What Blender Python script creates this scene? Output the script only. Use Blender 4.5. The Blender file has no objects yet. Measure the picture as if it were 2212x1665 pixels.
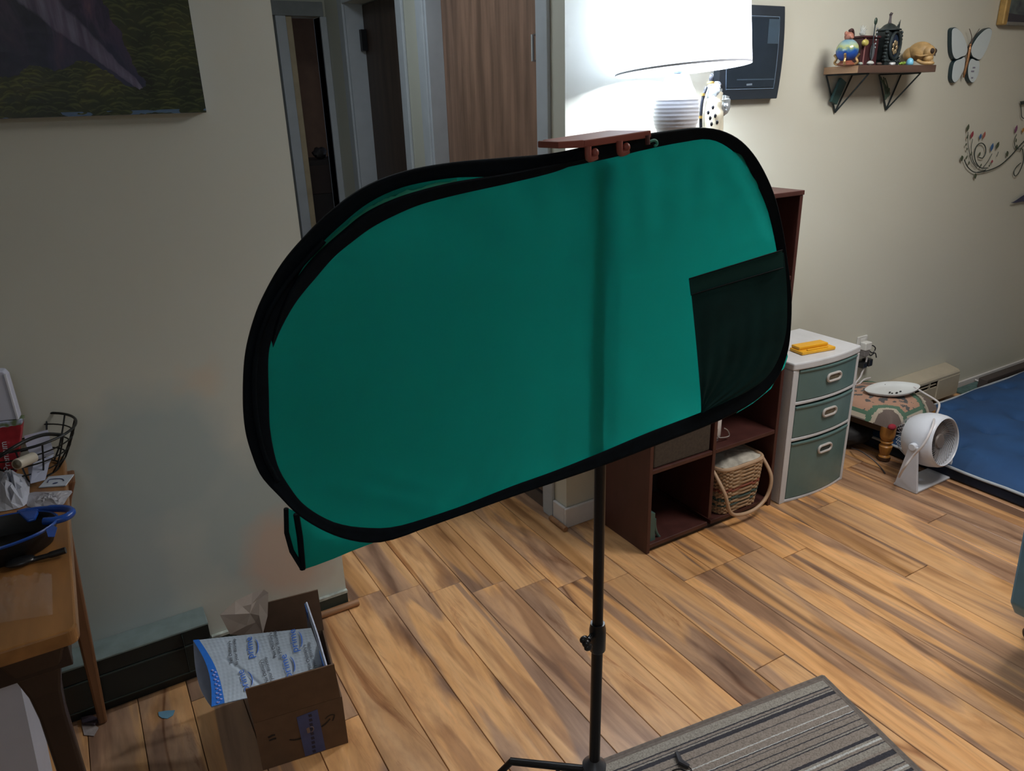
import bpy, bmesh, math, random
import numpy as np
from mathutils import Vector, Matrix, Euler
random.seed(7)
SC = bpy.context.scene
COL = SC.collection
PI = math.pi

# ------------------------------------------------------------------ camera
F_PX, CXP, CYP = 1611.0, 1106.0, 832.5
PIT, ROLL, YAW = .3626, .0308, .5265
EYE = Vector((0, 0, 1.55))
_fw = Vector((math.sin(YAW)*math.cos(PIT), math.cos(YAW)*math.cos(PIT), -math.sin(PIT)))
_r = Vector((math.cos(YAW), -math.sin(YAW), 0))
_d = _fw.cross(_r)
RGT = math.cos(ROLL)*_r + math.sin(ROLL)*_d
DWN = -math.sin(ROLL)*_r + math.cos(ROLL)*_d
FWD = _fw
cam_d = bpy.data.cameras.new('camera'); cam = bpy.data.objects.new('camera', cam_d); COL.objects.link(cam)
cam_d.sensor_width = 36; cam_d.lens = F_PX/2212*36; cam_d.clip_start = .02
m = Matrix.Identity(4)
for i in range(3):
    m[i][0] = RGT[i]; m[i][1] = -DWN[i]; m[i][2] = -FWD[i]; m[i][3] = EYE[i]
cam.matrix_world = m
SC.camera = cam

# ------------------------------------------------------------------ view, world, lamp and added fills
SC.view_settings.view_transform = 'Standard'; SC.view_settings.look = 'None'
SC.view_settings.gamma = 1; SC.view_settings.use_curve_mapping = False
SC.view_settings.exposure = 0.0
w = bpy.data.worlds.new('world'); SC.world = w; w.use_nodes = True
w.node_tree.nodes['Background'].inputs[0].default_value = (.5, .6, .8, 1)
w.node_tree.nodes['Background'].inputs[1].default_value = .3

def light(name, kind, loc, power, color, size=.1, size_y=None, rot=(0, 0, 0), shape='SQUARE'):
    l = bpy.data.lights.new(name, kind); l.energy = power; l.color = color
    if kind == 'AREA':
        l.shape = shape; l.size = size
        if size_y: l.size_y = size_y
    elif kind == 'POINT': l.shadow_soft_size = size
    o = bpy.data.objects.new(name, l); o.location = loc; o.rotation_euler = rot; COL.objects.link(o)
    return o
LAMP = Vector((1.705, 1.865, 0))
light('lamp_bulb_light', 'POINT', (LAMP.x, LAMP.y, 1.73), 62, (.86, .93, 1.0), .04)
light('unseen_ceiling_fill', 'AREA', (2.5, .85, 2.40), 34, (1.0, .95, .89), .7)  # unseen overhead light, added as general fill for room and floor
light('unseen_ceiling_fill', 'AREA', (-.3, -1.2, 2.40), 9, (.80, .89, 1.0), .5)  # unseen cool fill behind the camera, added to lift the left wall
light('added_hall_fill', 'AREA', (.85, 2.75, 2.40), 5.5, (.82, .91, 1.0), .35)  # unseen light added inside the hall to brighten its doors and casings

# ------------------------------------------------------------------ helpers
def ray(px, py):
    return RGT*((px-CXP)/F_PX) + DWN*((py-CYP)/F_PX) + FWD
def W(px, py, ax, val):
    d = ray(px, py); t = (val-EYE[ax])/d[ax]; return EYE + d*t
def WP(px, py, p, n):
    d = ray(px, py); p = Vector(p); n = Vector(n); t = (p-EYE).dot(n)/d.dot(n); return EYE+d*t

MATS = {}
def nodes(name):
    m = bpy.data.materials.new(name); m.use_nodes = True
    nt = m.node_tree; b = nt.nodes['Principled BSDF']; MATS[name] = m
    return m, nt, b
def ramp(nt, fac, stops):
    r = nt.nodes.new('ShaderNodeValToRGB'); nt.links.new(fac, r.inputs[0])
    cr = r.color_ramp
    while len(cr.elements) < len(stops): cr.elements.new(.5)
    for e, (p, c) in zip(cr.elements, stops): e.position = p; e.color = (*c, 1)
    return r
def noise(nt, vec, scale, detail=3, rough=.5, dist=0):
    n = nt.nodes.new('ShaderNodeTexNoise'); n.inputs['Scale'].default_value = scale
    n.inputs['Detail'].default_value = detail; n.inputs['Roughness'].default_value = rough
    n.inputs['Distortion'].default_value = dist
    if vec is not None: nt.links.new(vec, n.inputs['Vector'])
    return n
def coords(nt, kind='Object', scale=(1, 1, 1), loc=(0, 0, 0), rot=(0, 0, 0)):
    t = nt.nodes.new('ShaderNodeTexCoord'); mp = nt.nodes.new('ShaderNodeMapping')
    mp.inputs['Scale'].default_value = scale; mp.inputs['Location'].default_value = loc
    mp.inputs['Rotation'].default_value = rot
    nt.links.new(t.outputs[kind], mp.inputs[0]); return mp.outputs[0]
def world_pos(nt):
    g = nt.nodes.new('ShaderNodeNewGeometry'); return g.outputs['Position']
def mathn(nt, op, a, b=None):
    n = nt.nodes.new('ShaderNodeMath'); n.operation = op
    for i, v in enumerate((a, b)):
        if v is None: continue
        if isinstance(v, (int, float)): n.inputs[i].default_value = v
        else: nt.links.new(v, n.inputs[i])
    return n.outputs[0]
def mix(nt, fac, a, b, mode='MIX'):
    n = nt.nodes.new('ShaderNodeMix'); n.data_type = 'RGBA'; n.blend_type = mode
    for s, v in ((0, fac), (6, a), (7, b)):
        if isinstance(v, (int, float)): n.inputs[s].default_value = v
        elif isinstance(v, tuple): n.inputs[s].default_value = (*v, 1)
        else: nt.links.new(v, n.inputs[s])
    return n.outputs[2]
def bump(nt, b, h, strength=.2, dist=.002):
    n = nt.nodes.new('ShaderNodeBump'); n.inputs['Strength'].default_value = strength
    n.inputs['Distance'].default_value = dist
    nt.links.new(h, n.inputs['Height']); nt.links.new(n.outputs[0], b.inputs['Normal'])
def mat(name, c, rough=.6, metal=0, var=.12, scale=12, bmp=.0, spec=None, stretch=(1, 1, 1), emit=None, estr=0):
    if name in MATS: return MATS[name]
    m, nt, b = nodes(name)
    v = coords(nt, 'Object', stretch)
    n = noise(nt, v, scale, 3)
    lo = tuple(max(0, x*(1-var)) for x in c); hi = tuple(min(1, x*(1+var)) for x in c)
    r = ramp(nt, n.outputs[0], [(.3, lo), (.7, hi)])
    nt.links.new(r.outputs[0], b.inputs['Base Color'])
    b.inputs['Roughness'].default_value = rough; b.inputs['Metallic'].default_value = metal
    if spec is not None: b.inputs['Specular IOR Level'].default_value = spec
    if bmp: bump(nt, b, n.outputs[0], bmp)
    if emit: b.inputs['Emission Color'].default_value = (*emit, 1); b.inputs['Emission Strength'].default_value = estr
    return m

class MB:
    """collects geometry in world coordinates, built as ONE mesh object"""
    def __init__(s): s.v = []; s.f = []; s.mi = []
    def add(s, vs, fs, mi=0):
        o = len(s.v); s.v += [Vector(v) for v in vs]; s.f += [tuple(i+o for i in f) for f in fs]; s.mi += [mi]*len(fs); return s
    def box(s, lo, hi, M=None, mi=0):
        x0, y0, z0 = lo; x1, y1, z1 = hi
        vs = [Vector(p) for p in ((x0,y0,z0),(x1,y0,z0),(x1,y1,z0),(x0,y1,z0),(x0,y0,z1),(x1,y0,z1),(x1,y1,z1),(x0,y1,z1))]
        if M is not None: vs = [M @ v for v in vs]
        return s.add(vs, [(0,3,2,1),(4,5,6,7),(0,1,5,4),(1,2,6,5),(2,3,7,6),(3,0,4,7)], mi)
    def tube(s, pts, r, n=10, closed=False, caps=True, flat=None, mi=0):
        pts = [Vector(p) for p in pts]; N = len(pts)
        rr = r if isinstance(r, (list, tuple)) else [r]*N
        up = None; rings = []
        for i, p in enumerate(pts):
            if closed: t = pts[(i+1) % N]-pts[i-1]
            else: t = pts[min(i+1, N-1)]-pts[max(i-1, 0)]
            if t.length < 1e-9: t = Vector((0, 0, 1))
            t.normalize()
            if up is None:
                up = Vector((0, 0, 1)) if abs(t.z) < .9 else Vector((1, 0, 0))
            u = up - t*up.dot(t)
            if u.length < 1e-6: u = t.orthogonal()
            u.normalize(); w_ = t.cross(u); up = u
            rings.append([p + (u*math.cos(a)+w_*math.sin(a))*rr[i] for a in [2*PI*k/n for k in range(n)]])
        vs = [v for rg in rings for v in rg]; fs = []
        for i in range(N if closed else N-1):
            a = i*n; b = ((i+1) % N)*n
            for k in range(n): fs.append((a+k, a+(k+1) % n, b+(k+1) % n, b+k))
        if caps and not closed: fs.append(tuple(range(n))[::-1]); fs.append(tuple(range((N-1)*n, N*n)))
        return s.add(vs, fs, mi)
    def cyl(s, a, b, r0, r1=None, n=20, mi=0): return s.tube([a, b], [r0, r0 if r1 is None else r1], n, mi=mi)
    def lathe(s, prof, o=(0, 0, 0), n=32, M=None, mi=0, cap=True):
        if prof[0] == prof[-1]: cap = False
        o = Vector(o); vs = []; fs = []
        for r, z in prof:
            for k in range(n):
                a = 2*PI*k/n; v = Vector((r*math.cos(a), r*math.sin(a), z))
                if M is not None: v = M @ v
                vs.append(v+o)
        for i in range(len(prof)-1):
            for k in range(n): fs.append((i*n+k, i*n+(k+1) % n, (i+1)*n+(k+1) % n, (i+1)*n+k))
        if cap and prof[0][0] > 1e-5: fs.append(tuple(range(n))[::-1])
        if cap and prof[-1][0] > 1e-5: fs.append(tuple(range((len(prof)-1)*n, len(prof)*n)))
        return s.add(vs, fs, mi)
    def ell(s, c, r, n=16, m_=10, M=None, mi=0, fn=None):
        c = Vector(c); r = Vector((r, r, r)) if isinstance(r, (int, float)) else Vector(r)
        vs = []; fs = []
        for i in range(m_+1):
            t = PI*i/m_
            for k in range(n):
                a = 2*PI*k/n; d = Vector((math.sin(t)*math.cos(a), math.sin(t)*math.sin(a), -math.cos(t)))
                k_ = fn(d) if fn else 1
                v = Vector((d.x*r.x*k_, d.y*r.y*k_, d.z*r.z*k_))
                if M is not None: v = M @ v
                vs.append(v+c)
        for i in range(m_):
            for k in range(n): fs.append((i*n+k, i*n+(k+1) % n, (i+1)*n+(k+1) % n, (i+1)*n+k))
        return s.add(vs, fs, mi)
    def prism(s, poly, d, mi=0):
        """polygon of 3-D points extruded by vector d"""
        poly = [Vector(p) for p in poly]; d = Vector(d); n = len(poly)
        vs = poly+[p+d for p in poly]
        fs = [tuple(range(n))[::-1], tuple(range(n, 2*n))]+[(i, (i+1) % n, n+(i+1) % n, n+i) for i in range(n)]
        return s.add(vs, fs, mi)
    def grid(s, fn, nu, nv, mi=0):
        vs = [fn(i/nu, j/nv) for j in range(nv+1) for i in range(nu+1)]
        fs = [(j*(nu+1)+i, j*(nu+1)+i+1, (j+1)*(nu+1)+i+1, (j+1)*(nu+1)+i) for j in range(nv) for i in range(nu)]
        return s.add(vs, fs, mi)
    def build(s, name, material, parent=None, smooth=False, bevel=0, solid=0, subsurf=0, loc=None, tri=False):
        if parent is not None:
            base = Vector(parent.get('_w', (0, 0, 0)))
        vs = s.v
        if loc is None:
            xs = [v.x for v in vs]; ys = [v.y for v in vs]; zs = [v.z for v in vs]
            loc = Vector(((min(xs)+max(xs))/2, (min(ys)+max(ys))/2, min(zs)))
        loc = Vector(loc)
        me = bpy.data.meshes.new(name); me.from_pydata([v-loc for v in vs], [], s.f)
        for mt in (material if isinstance(material, (list, tuple)) else [material]): me.materials.append(mt)
        for p, mi in zip(me.polygons, s.mi): p.material_index = mi
        bm = bmesh.new(); bm.from_mesh(me); bmesh.ops.remove_doubles(bm, verts=bm.verts, dist=1e-5)
        bmesh.ops.recalc_face_normals(bm, faces=bm.faces); bm.to_mesh(me); bm.free()
        if smooth:
            for p in me.polygons: p.use_smooth = True
        o = bpy.data.objects.new(name, me); COL.objects.link(o)
        o['_w'] = tuple(loc)
        if parent is not None:
            o.parent = parent; o.location = loc-base
        else: o.location = loc
        if smooth and smooth != 'all':
            me.set_sharp_from_angle(angle=math.radians(40))
        if bevel:
            b = o.modifiers.new('bevel', 'BEVEL'); b.width = bevel; b.segments = 2; b.limit_method = 'ANGLE'
        if subsurf:
            b = o.modifiers.new('subsurf', 'SUBSURF'); b.levels = subsurf; b.render_levels = subsurf
        if solid:
            b = o.modifiers.new('solid', 'SOLIDIFY'); b.thickness = solid; b.offset = 0
        return o
def thing(name, loc, label, cat, group=None):
    o = bpy.data.objects.new(name, None); COL.objects.link(o); o.location = loc; o.empty_display_size = .05
    o['_w'] = tuple(Vector(loc)); o['label'] = label; o['category'] = cat
    if group: o['group'] = group
    return o
def tag(o, label, cat, group=None):
    o['label'] = label; o['category'] = cat
    if group: o['group'] = group
    return o
def struct(o, label=None):
    o['kind'] = 'structure'
    if label: o['label'] = label
    return o
def frame(o, x, y, z):
    """matrix from origin and three axes"""
    m = Matrix.Identity(4)
    for i in range(3): m[i][0] = x[i]; m[i][1] = y[i]; m[i][2] = z[i]; m[i][3] = o[i]
    return m
def text_mb(mb, s, M, size, mi=0, depth=.0006, font_bold=False, shear=0):
    """flat lettering: curve text tessellated and laid with matrix M (x right, y up)"""
    cu = bpy.data.curves.new('t', 'FONT'); cu.body = s; cu.size = size; cu.align_x = 'CENTER'; cu.align_y = 'CENTER'
    cu.extrude = depth/2; cu.resolution_u = 2; cu.offset = .0004 if font_bold else 0; cu.shear = shear
    ob = bpy.data.objects.new('t', cu); COL.objects.link(ob)
    dg = bpy.context.evaluated_depsgraph_get(); dg.update()
    me = bpy.data.meshes.new_from_object(ob.evaluated_get(dg))
    mb.add([M @ v.co for v in me.vertices], [tuple(p.vertices) for p in me.polygons], mi)
    bpy.data.objects.remove(ob); bpy.data.curves.remove(cu); bpy.data.meshes.remove(me)
def smoothpts(pts, n=8, closed=False):
    """Catmull-Rom"""
    pts = [Vector(p) for p in pts]; N = len(pts); out = []
    rng = N if closed else N-1
    for i in range(rng):
        if closed: p0, p1, p2, p3 = pts[i-1], pts[i], pts[(i+1) % N], pts[(i+2) % N]
        else: p0, p1, p2, p3 = pts[max(i-1, 0)], pts[i], pts[i+1], pts[min(i+2, N-1)]
        for k in range(n):
            t = k/n
            out.append(.5*((2*p1)+(-p0+p2)*t+(2*p0-5*p1+4*p2-p3)*t*t+(-p0+3*p1-3*p2+p3)*t**3))
    if not closed: out.append(pts[-1])
    return out

# ------------------------------------------------------------------ materials of the setting
def wood_floor():
    m, nt, b = nodes('floor_wood')
    tc = nt.nodes.new('ShaderNodeTexCoord'); oi = nt.nodes.new('ShaderNodeObjectInfo')
    off = nt.nodes.new('ShaderNodeCombineXYZ')
    for i, k in enumerate((37.0, 91.0, 13.0)): nt.links.new(mathn(nt, 'MULTIPLY', oi.outputs['Random'], k), off.inputs[i])
    add = nt.nodes.new('ShaderNodeVectorMath'); add.operation = 'ADD'
    nt.links.new(tc.outputs['Object'], add.inputs[0]); nt.links.new(off.outputs[0], add.inputs[1])
    mp = nt.nodes.new('ShaderNodeMapping'); mp.inputs['Scale'].default_value = (1, .13, 1); nt.links.new(add.outputs[0], mp.inputs[0])
    v = mp.outputs[0]
    n0 = noise(nt, v, 3.5, 2, .5)
    warp = nt.nodes.new('ShaderNodeVectorMath'); warp.operation = 'MULTIPLY_ADD'
    nt.links.new(n0.outputs['Color'], warp.inputs[0]); warp.inputs[1].default_value = (.16, .30, 0); nt.links.new(v, warp.inputs[2])
    wv = warp.outputs[0]
    n1 = noise(nt, wv, 11, 3, .55, .6)
    nz = noise(nt, wv, 6.5, 3, .45, .7)
    zone = ramp(nt, nz.outputs[0], [(.455, (0, 0, 0)), (.50, (1, 1, 1))])
    tan = ramp(nt, n1.outputs[0], [(.34, (.50, .26, .10)), (.46, (.66, .36, .155)), (.56, (.72, .42, .20)), (.70, (.63, .345, .145))])
    brn = ramp(nt, n1.outputs[0], [(.32, (.20, .115, .072)), (.44, (.32, .19, .12)), (.55, (.44, .27, .165)), (.68, (.53, .32, .18))])
    class _B: pass
    base = _B(); base.outputs = [mix(nt, zone.outputs[0], brn.outputs[0], tan.outputs[0])]
    tone = ramp(nt, oi.outputs['Random'], [(0, (.80, .79, .80)), (.5, (1, 1, 1)), (1, (1.10, 1.05, .97))])
    c = mix(nt, 1.0, base.outputs[0], tone.outputs[0], 'MULTIPLY')
    n2 = noise(nt, wv, 55, 4, .6)
    g = ramp(nt, n2.outputs[0], [(.32, (.74, .70, .68)), (.55, (1, 1, 1)), (.75, (1.10, 1.07, 1.04))])
    c = mix(nt, .8, c, g.outputs[0], 'MULTIPLY')
    mp2 = nt.nodes.new('ShaderNodeMapping'); mp2.inputs['Scale'].default_value = (1, .10, 1); nt.links.new(add.outputs[0], mp2.inputs[0])
    n6 = noise(nt, mp2.outputs[0], 16, 3, .5, .3)
    s6 = ramp(nt, n6.outputs[0], [(.36, (.62, .56, .54)), (.44, (1, 1, 1)), (.6, (1, 1, 1)), (.68, (1.15, 1.12, 1.08))])
    c = mix(nt, .85, c, s6.outputs[0], 'MULTIPLY')
    n3 = noise(nt, wv, 4, 2, .5, .4)
    ln = mathn(nt, 'ABSOLUTE', mathn(nt, 'SUBTRACT', n3.outputs[0], .5))
    lr = ramp(nt, ln, [(0, (.50, .38, .30)), (.006, (.70, .60, .52)), (.014, (1, 1, 1))])
    n4 = noise(nt, v, 5, 1)
    gate = ramp(nt, n4.outputs[0], [(.50, (0, 0, 0)), (.62, (1, 1, 1))])
    c = mix(nt, gate.outputs[0], c, mix(nt, 1.0, c, lr.outputs[0], 'MULTIPLY'))
    n5 = noise(nt, wv, 7, 7, .7, 1.2)
    pr = ramp(nt, n5.outputs[0], [(.60, (1, 1, 1)), (.66, (.68, .56, .48)), (.73, (.42, .31, .25))])
    c = mix(nt, 1.0, c, pr.outputs[0], 'MULTIPLY')
    nt.links.new(c, b.inputs['Base Color'])
    b.inputs['Roughness'].default_value = .34
    bump(nt, b, n2.outputs[0], .08, .001)
    return m
FLOORWOOD = wood_floor()

def wall_mat(name, base, alt, patches=True):
    m, nt, b = nodes(name); p = world_pos(nt)
    n = noise(nt, p, 1.1, 2); c = mix(nt, ramp(nt, n.outputs[0], [(.35, (0, 0, 0)), (.65, (1, 1, 1))]).outputs[0], base, alt)
    if patches:
        for (x, y, z, r, col, st) in [(.13, 2.08, .72, .26, (.37, .46, .47), .8), (.42, 2.08, .44, .30, (.39, .47, .47), .85), (-.1, 2.08, .4, .34, (.38, .45, .46), .8),
                                      (.252, 2.08, 1.12, .05, (.45, .56, .54), .8), (.46, 2.08, .33, .19, (.56, .44, .36), .9), (.30, 2.08, .95, .10, (.60, .52, .42), .6)]:
            d = nt.nodes.new('ShaderNodeVectorMath'); d.operation = 'DISTANCE'; d.inputs[1].default_value = (x, y, z)
            nn = noise(nt, p, 9, 3); ad = nt.nodes.new('ShaderNodeVectorMath'); ad.operation = 'MULTIPLY_ADD'
            nt.links.new(nn.outputs['Color'], ad.inputs[0]); ad.inputs[1].default_value = (.12, .12, .12)
            nt.links.new(p, ad.inputs[2]); nt.links.new(ad.outputs[0], d.inputs[0])
            f = ramp(nt, mathn(nt, 'DIVIDE', d.outputs['Value'], r), [(.6, (st, st, st)), (1.15, (0, 0, 0))])
            c = mix(nt, f.outputs[0], c, col)
    nt.links.new(c, b.inputs['Base Color']); b.inputs['Roughness'].default_value = .6
    n2 = noise(nt, p, 160, 2); bump(nt, b, n2.outputs[0], .06, .001)
    return m
WALL_L = wall_mat('wall_paint_left', (.57, .595, .54), (.52, .55, .505))
WALL_R = wall_mat('wall_paint_right', (.56, .56, .485), (.53, .535, .47), False)
WALL_H = wall_mat('wall_paint_hall', (.50, .51, .44), (.47, .48, .42), False)
CEIL = mat('ceiling_paint', (.7, .69, .64), .8)
WHITE = mat('white_trim_paint', (.55, .56, .58), .45, var=.05)
DARKGREEN = mat('dark_green_paint', (.018, .03, .026), .5)

# ------------------------------------------------------------------ the room
YW = 2.08; XL = .55; XR = 1.435; ZC = 2.42; XE = 5.4; X0 = -1.7; YB = -2.2; YH = 4.35
def sbox(name, lo, hi, mt, label=None, bevel=0):
    return struct(MB().box(lo, hi).build(name, mt, bevel=bevel), label)
floor = sbox('floor', (X0, YB, -.05), (XE, YH+.8, -.012), mat('subfloor', (.10, .06, .035), .8))
sbox('ceiling', (X0, YB, ZC), (XE, YH+.8, ZC+.05), CEIL)
sbox('wall_left', (X0, YW, 0), (XL, YH, ZC), WALL_L, 'greenish grey painted wall with bluish touched-up patches')
sbox('wall_right', (XR+.40, YW, 0), (XE, YW+.12, ZC), WALL_R)
sbox('wall_back', (X0, YB-.1, 0), (XE, YB, ZC), WALL_R)
sbox('wall_side_left', (X0-.1, YB, 0), (X0, YW, ZC), WALL_R)
sbox('wall_side_right', (XE, YB, 0), (XE+.1, YW+.12, ZC), WALL_R)
# corner block of the right wall and hall right wall with two recessed doors
def hall_seg(y0, y1, z0=0, z1=ZC, mt=WALL_H, nm='wall_hall'):
    return sbox(nm, (XR, y0, z0), (XR+.40, y1, z1), mt)
sbox('wall_corner', (XR, YW, 0), (XR+.40, 2.155, ZC), WALL_R)
hall_seg(2.155, 2.225); DA0, DA1 = 2.225, 3.08; DB0, DB1 = 3.36, 4.04; ZD = 2.04
hall_seg(DA1, DB0); hall_seg(DB1, YH+.1); hall_seg(DA0, DA1, ZD); hall_seg(DB0, DB1, ZD)
sbox('wall_hall_end', (XL, YH, ZD-.03), (XR+.4, YH+.1, ZC), WALL_H)
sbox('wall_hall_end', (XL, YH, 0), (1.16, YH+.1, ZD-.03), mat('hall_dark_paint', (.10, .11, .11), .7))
sbox('wall_hall_end', (1.40, YH, 0), (XR, YH+.1, ZD-.03), WALL_H)
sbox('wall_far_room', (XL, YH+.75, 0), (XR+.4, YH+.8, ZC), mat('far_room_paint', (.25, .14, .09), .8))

def planks():
    PW = .1285; gap = .0009
    def plank(x0, y0, y1):
        x0 += gap; x1 = x0+PW-2*gap; y0 += gap; y1 -= gap; c = .0012
        mb = MB()
        vs = [(x0,y0,-.012),(x1,y0,-.012),(x1,y1,-.012),(x0,y1,-.012),(x0,y0,-c),(x1,y0,-c),(x1,y1,-c),(x0,y1,-c),
              (x0+c,y0+c,0),(x1-c,y0+c,0),(x1-c,y1-c,0),(x0+c,y1-c,0)]
        fs = [(0,3,2,1),(0,1,5,4),(1,2,6,5),(2,3,7,6),(3,0,4,7),(4,5,9,8),(5,6,10,9),(6,7,11,10),(7,4,8,11),(8,9,10,11)]
        mb.add(vs, fs); mb.build('floor_plank', FLOORWOOD, floor)
    joints = {0: 2.095, 1: 2.05, 2: 1.987, 3: 1.911, 4: 1.842, 5: 1.774, 6: 1.711, 7: 1.141, 8: 1.57, 9: 1.57, 10: 1.57}
    L = 1.22
    for k in range(-14, 37):
        x0 = .542+k*PW
        if x0 > XE or x0+PW < X0: continue
        base = joints.get(k, (1.3+k*.377*L) % L)
        y = base-6*L
        hall = XL-.13 < x0 < XR
        top = YH+.7 if hall else YW
        ys = [YB]
        while y < top:
            if y > YB+.02: ys.append(y)
            y += L
        ys.append(top)
        for a, b in zip(ys[:-1], ys[1:]):
            if b < (-.7 if x0 > -.3 else .6): continue
            if b-a > .02: plank(max(x0, X0), a, b)
planks()

# hall doors, casings
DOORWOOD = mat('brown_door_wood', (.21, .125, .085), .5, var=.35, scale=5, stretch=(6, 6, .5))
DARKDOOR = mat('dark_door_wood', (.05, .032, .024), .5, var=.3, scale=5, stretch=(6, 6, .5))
STEEL = mat('brushed_steel', (.55, .56, .58), .3, 1)
DARKMETAL = mat('dark_metal', (.02, .021, .024), .4, .6)
CASE = mat('casing_paint', (.42, .46, .50), .5, var=.05)
def door(n, y0, y1, depth, wood, label):
    t = MB().box((XR+depth, y0+.004, .01), (XR+depth+.035, y1-.004, ZD-.006)).build('door_%d' % n, wood, bevel=.002)
    t['kind'] = 'structure'; t['label'] = label
    for (a, b) in ((y0-.065, y0), (y1, y1+.07)):
        struct(MB().box((XR-.014, a, 0), (XR-.0005, b, ZD+.07)).build('trim_%d' % n, CASE, bevel=.003))
    struct(MB().box((XR-.014, y0, ZD), (XR-.0005, y1, ZD+.07)).build('trim_%d' % n, CASE, bevel=.003))
    struct(MB().box((XR-.004, y1-.016, 0), (XR+depth-.001, y1-.0005, ZD)).build('trim_%d' % n, CASE))
    struct(MB().box((XR-.004, y0+.0005, 0), (XR+depth-.001, y0+.016, ZD)).build('trim_%d' % n, CASE))
    return t
d1 = door(1, DA0, DA1, .066, DOORWOOD, 'closed brown wood-grain door with a small metal pull')
p1 = W(1152, 35, 0, XR+.05); p2 = W(1149, 60, 0, XR+.05)
h = MB(); h.tube([(XR+.066, p1.y, 1.76), (XR+.045, p1.y, 1.76), (XR+.045, p1.y, 1.68), (XR+.066, p1.y, 1.68)], .006, 8)
h.build('door_handle', STEEL, d1, smooth=True)
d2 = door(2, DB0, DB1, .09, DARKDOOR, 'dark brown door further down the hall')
MB().box((XR+.06, DB1-.05, 1.82), (XR+.088, DB1-.02, 1.92)).build('hinge', DARKMETAL, d2)
# end of the hall: open doorway into a dim warm room
YEL = mat('cream_casing_paint', (.40, .33, .22), .5)
struct(MB().box((1.16, YH-.015, 0), (1.215, YH+.11, ZD-.03)).build('trim_3', CASE, bevel=.003))
struct(MB().box((1.215, YH+.0, 0), (1.25, YH+.11, ZD-.03)).build('trim_3', YEL, bevel=.003))
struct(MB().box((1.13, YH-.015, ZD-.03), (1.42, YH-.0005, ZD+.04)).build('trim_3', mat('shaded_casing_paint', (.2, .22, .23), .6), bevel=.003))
struct(MB().box((XR-.035, YH-.015, 0), (XR-.0005, YH+.11, ZD-.03)).build('trim_3', CASE, bevel=.003))

# baseboards
bl = MB().box((.125, YW-.012, 0), (XL, YW-.0005, .055)).build('baseboard_left', DARKGREEN, bevel=.002); struct(bl)
MB().box((.125, YW-.013, .0552), (XL+.001, YW-.0006, .064)).build('cap', mat('chipped_pale_paint', (.42, .46, .42), .6, var=.4, scale=40), bl)
QR = mat('quarter_round_wood', (.30, .15, .07), .5, var=.25, scale=6, stretch=(1, 8, 8))
struct(MB().tube([(.32, YW-.022, .012), (XL+.03, YW-.022, .012)], .0115, 10).build('trim_4', QR, smooth=True))
WB = mat('white_baseboard_paint', (.62, .60, .60), .45, var=.05)
struct(MB().box((XR-.013, YW-.013, .0), (XR+.14, YW-.0005, .085)).build('baseboard_right', WB, bevel=.004))
struct(MB().box((XR-.013, YW-.0003, .0), (XR-.0005, DA0-.068, .085)).build('baseboard_hall', WB, bevel=.004))
struct(MB().tube([(XR-.024, YW-.03, .011), (XR-.024, DA0-.07, .011)], .0105, 10).build('trim_5', QR, smooth=True))
struct(MB().box((3.93, YW-.012, .0), (XE, YW-.0005, .035)).build('baseboard_far', WB, bevel=.002))

# ------------------------------------------------------------------ common materials
BLACK = mat('black_metal', (.012, .012, .014), .35, .3)
BLACKP = mat('black_plastic', (.012, .013, .016), .3)
MAHOG = mat('mahogany_laminate', (.060, .019, .016), .45, var=.2, scale=5, stretch=(3, 3, .6))
BRACKETM = mat('bracket_metal', (.03, .045, .05), .5, .5)

def box3(name, lo, hi, mt, parent=None, bevel=.002, M=None, smooth=False):
    return MB().box(lo, hi, M).build(name, mt, parent, bevel=bevel, smooth=smooth)

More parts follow.
